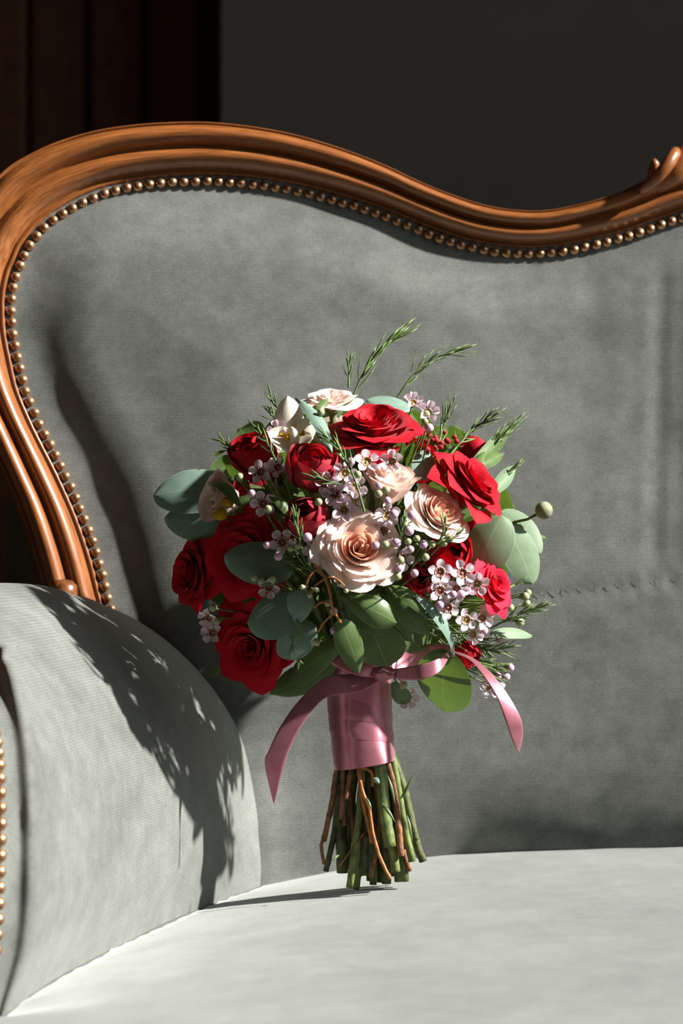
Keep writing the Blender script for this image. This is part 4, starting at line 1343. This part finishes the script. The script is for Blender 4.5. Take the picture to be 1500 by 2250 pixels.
# ---- ribbon
def wrap_c(py):
    """centre and half width of the bound handle in pixels at a height of the photo"""
    k = [(1440, 785, 78), (1480, 787, 72), (1530, 789, 69.5), (1600, 793, 67.5), (1660, 800, 66), (1690, 803, 66)]
    for (y0, c0, w0), (y1, c1, w1) in zip(k, k[1:]):
        if py <= y1:
            t = (py - y0) / (y1 - y0)
            return c0 + (c1 - c0) * t, w0 + (w1 - w0) * t
    return k[-1][1], k[-1][2]
DH = 1.806
def band(y0, y1, tilt0, tilt1, proud, wob):
    rows = []
    n = 56
    for k in range(n):
        a = 2 * math.pi * k / n
        row = []
        for j in range(9):
            t = j / 8
            yy = y0 + (y1 - y0) * t + (tilt0 + (tilt1 - tilt0) * t) * math.cos(a)
            cx_, w_ = wrap_c(yy)
            rr = (w_ + proud * t + wob * math.sin(3 * a + 4 * t + y0) + .3 * math.sin(7 * a + 9 * t)) * DH / F
            if j == 8:
                rr -= .0004
            c = P(cx_, yy, DH)
            row.append(c + Vector((rr * math.cos(a), -rr * math.sin(a) * .92, 0)))
        rows.append(row)
    v, f, u = grid(rows, True)
    return v, f, u
wrap = None
for y0, y1, t0, t1, pr, wo in ((1440, 1535, 0, 6, 1.5, .5), (1515, 1572, 6, 9, 2.6, .5), (1550, 1612, 9, 9, 3.2, .5), (1592, 1672, 8, -11, 3.6, .6)):
    v, f, u = band(y0, y1, t0, t1, pr, wo)
    part('ribbon_wrap', mesh('ribbon_wrap', v, f, M_SATIN, u), bq, None, None)
def strip(name, A, B, label=None, n=48, arch=.0, parent=None):
    a = catmull([tuple(P(*p)) for p in A], n); b = catmull([tuple(P(*p)) for p in B], n)
    rows = []
    for i in range(n):
        p, q = Vector(a[i]), Vector(b[i])
        tang = Vector(a[min(i + 1, n - 1)]) + Vector(b[min(i + 1, n - 1)]) - Vector(a[max(i - 1, 0)]) - Vector(b[max(i - 1, 0)])
        nn = (q - p).cross(tang)
        nn = nn.normalized() if nn.length > 1e-9 else Vector((0, -1, 0))
        if nn.y > 0:
            nn = -nn
        w = (q - p).length
        rows.append([p.lerp(q, k / 8) + nn * (arch * w * (1 - (k / 4 - 1) ** 2) ) for k in range(9)])
    v, f, u = grid(rows)
    o = part(name, mesh(name, v, f, M_SATIN, u), parent or bq, None, label)
    so = o.modifiers.new('cloth thickness', 'SOLIDIFY')
    so.thickness = .00025
    return o
strip('ribbon_tail', [(840, 1466, 1.772), (775, 1474, 1.768), (712, 1484, 1.762), (655, 1535, 1.756), (615, 1592, 1.752), (592, 1640, 1.750), (583, 1672, 1.750), (601, 1754, 1.752)],
      [(842, 1484, 1.770), (790, 1514, 1.764), (738, 1521, 1.758), (706, 1533, 1.754), (668, 1580, 1.750), (640, 1632, 1.748), (622, 1685, 1.748), (603, 1757, 1.751)], 'long pink ribbon tail curling down beside the handle', 60, .02)
strip('ribbon_tail', [(985, 1422, 1.795), (1030, 1437, 1.788), (1066, 1463, 1.784), (1104, 1508, 1.780), (1138, 1566, 1.778), (1145, 1605, 1.778), (1137, 1645, 1.780)],
      [(985, 1427, 1.795), (1026, 1443, 1.785), (1057, 1476, 1.780), (1089, 1528, 1.776), (1108, 1580, 1.774), (1120, 1615, 1.775), (1134, 1645, 1.779)], 'thin pink ribbon tail falling away to the side', 60, .05)
strip('bow_loop', [(843, 1466, 1.773), (885, 1461, 1.764), (930, 1452, 1.758), (966, 1438, 1.764), (988, 1414, 1.784), (958, 1410, 1.806), (905, 1418, 1.810), (855, 1442, 1.800)],
      [(846, 1482, 1.771), (890, 1488, 1.761), (932, 1485, 1.755), (967, 1466, 1.761), (989, 1422, 1.784), (962, 1442, 1.808), (905, 1466, 1.810), (855, 1472, 1.798)], 'short bow loop of satin ribbon', 60, .0)
strip('bow_loop', [(838, 1462, 1.773), (795, 1452, 1.766), (752, 1418, 1.766), (742, 1385, 1.775), (765, 1395, 1.79), (800, 1440, 1.795)],
      [(838, 1482, 1.771), (785, 1478, 1.762), (728, 1452, 1.762), (712, 1420, 1.772), (735, 1440, 1.79), (790, 1465, 1.795)], 'bow loop half hidden under green leaves', 50, .05)
# knot
t = MB()
kc = P(842, 1473, 1.768)
rows = []
for i in range(13):
    th = math.pi * i / 12
    row = []
    for k in range(25):
        a = 2 * math.pi * k / 24
        r = 1 + .16 * math.sin(4 * a + 2 * th) + .08 * math.sin(9 * a - 3 * th)
        row.append(kc + Vector((math.sin(th) * math.cos(a) * .0080 * r, math.sin(th) * math.sin(a) * .0048 * r, math.cos(th) * .0052)))
    rows.append(row)
v, f, u = grid(rows)
t.add(v, f, u)
part('bow_knot', t.mesh('bow_knot', M_SATIN), bq, None, 'tight gathered knot of the bow')

# the whole bouquet stands a little in front of the backrest
bq.location.y -= 0.014
bq.location.z -= 0.0011
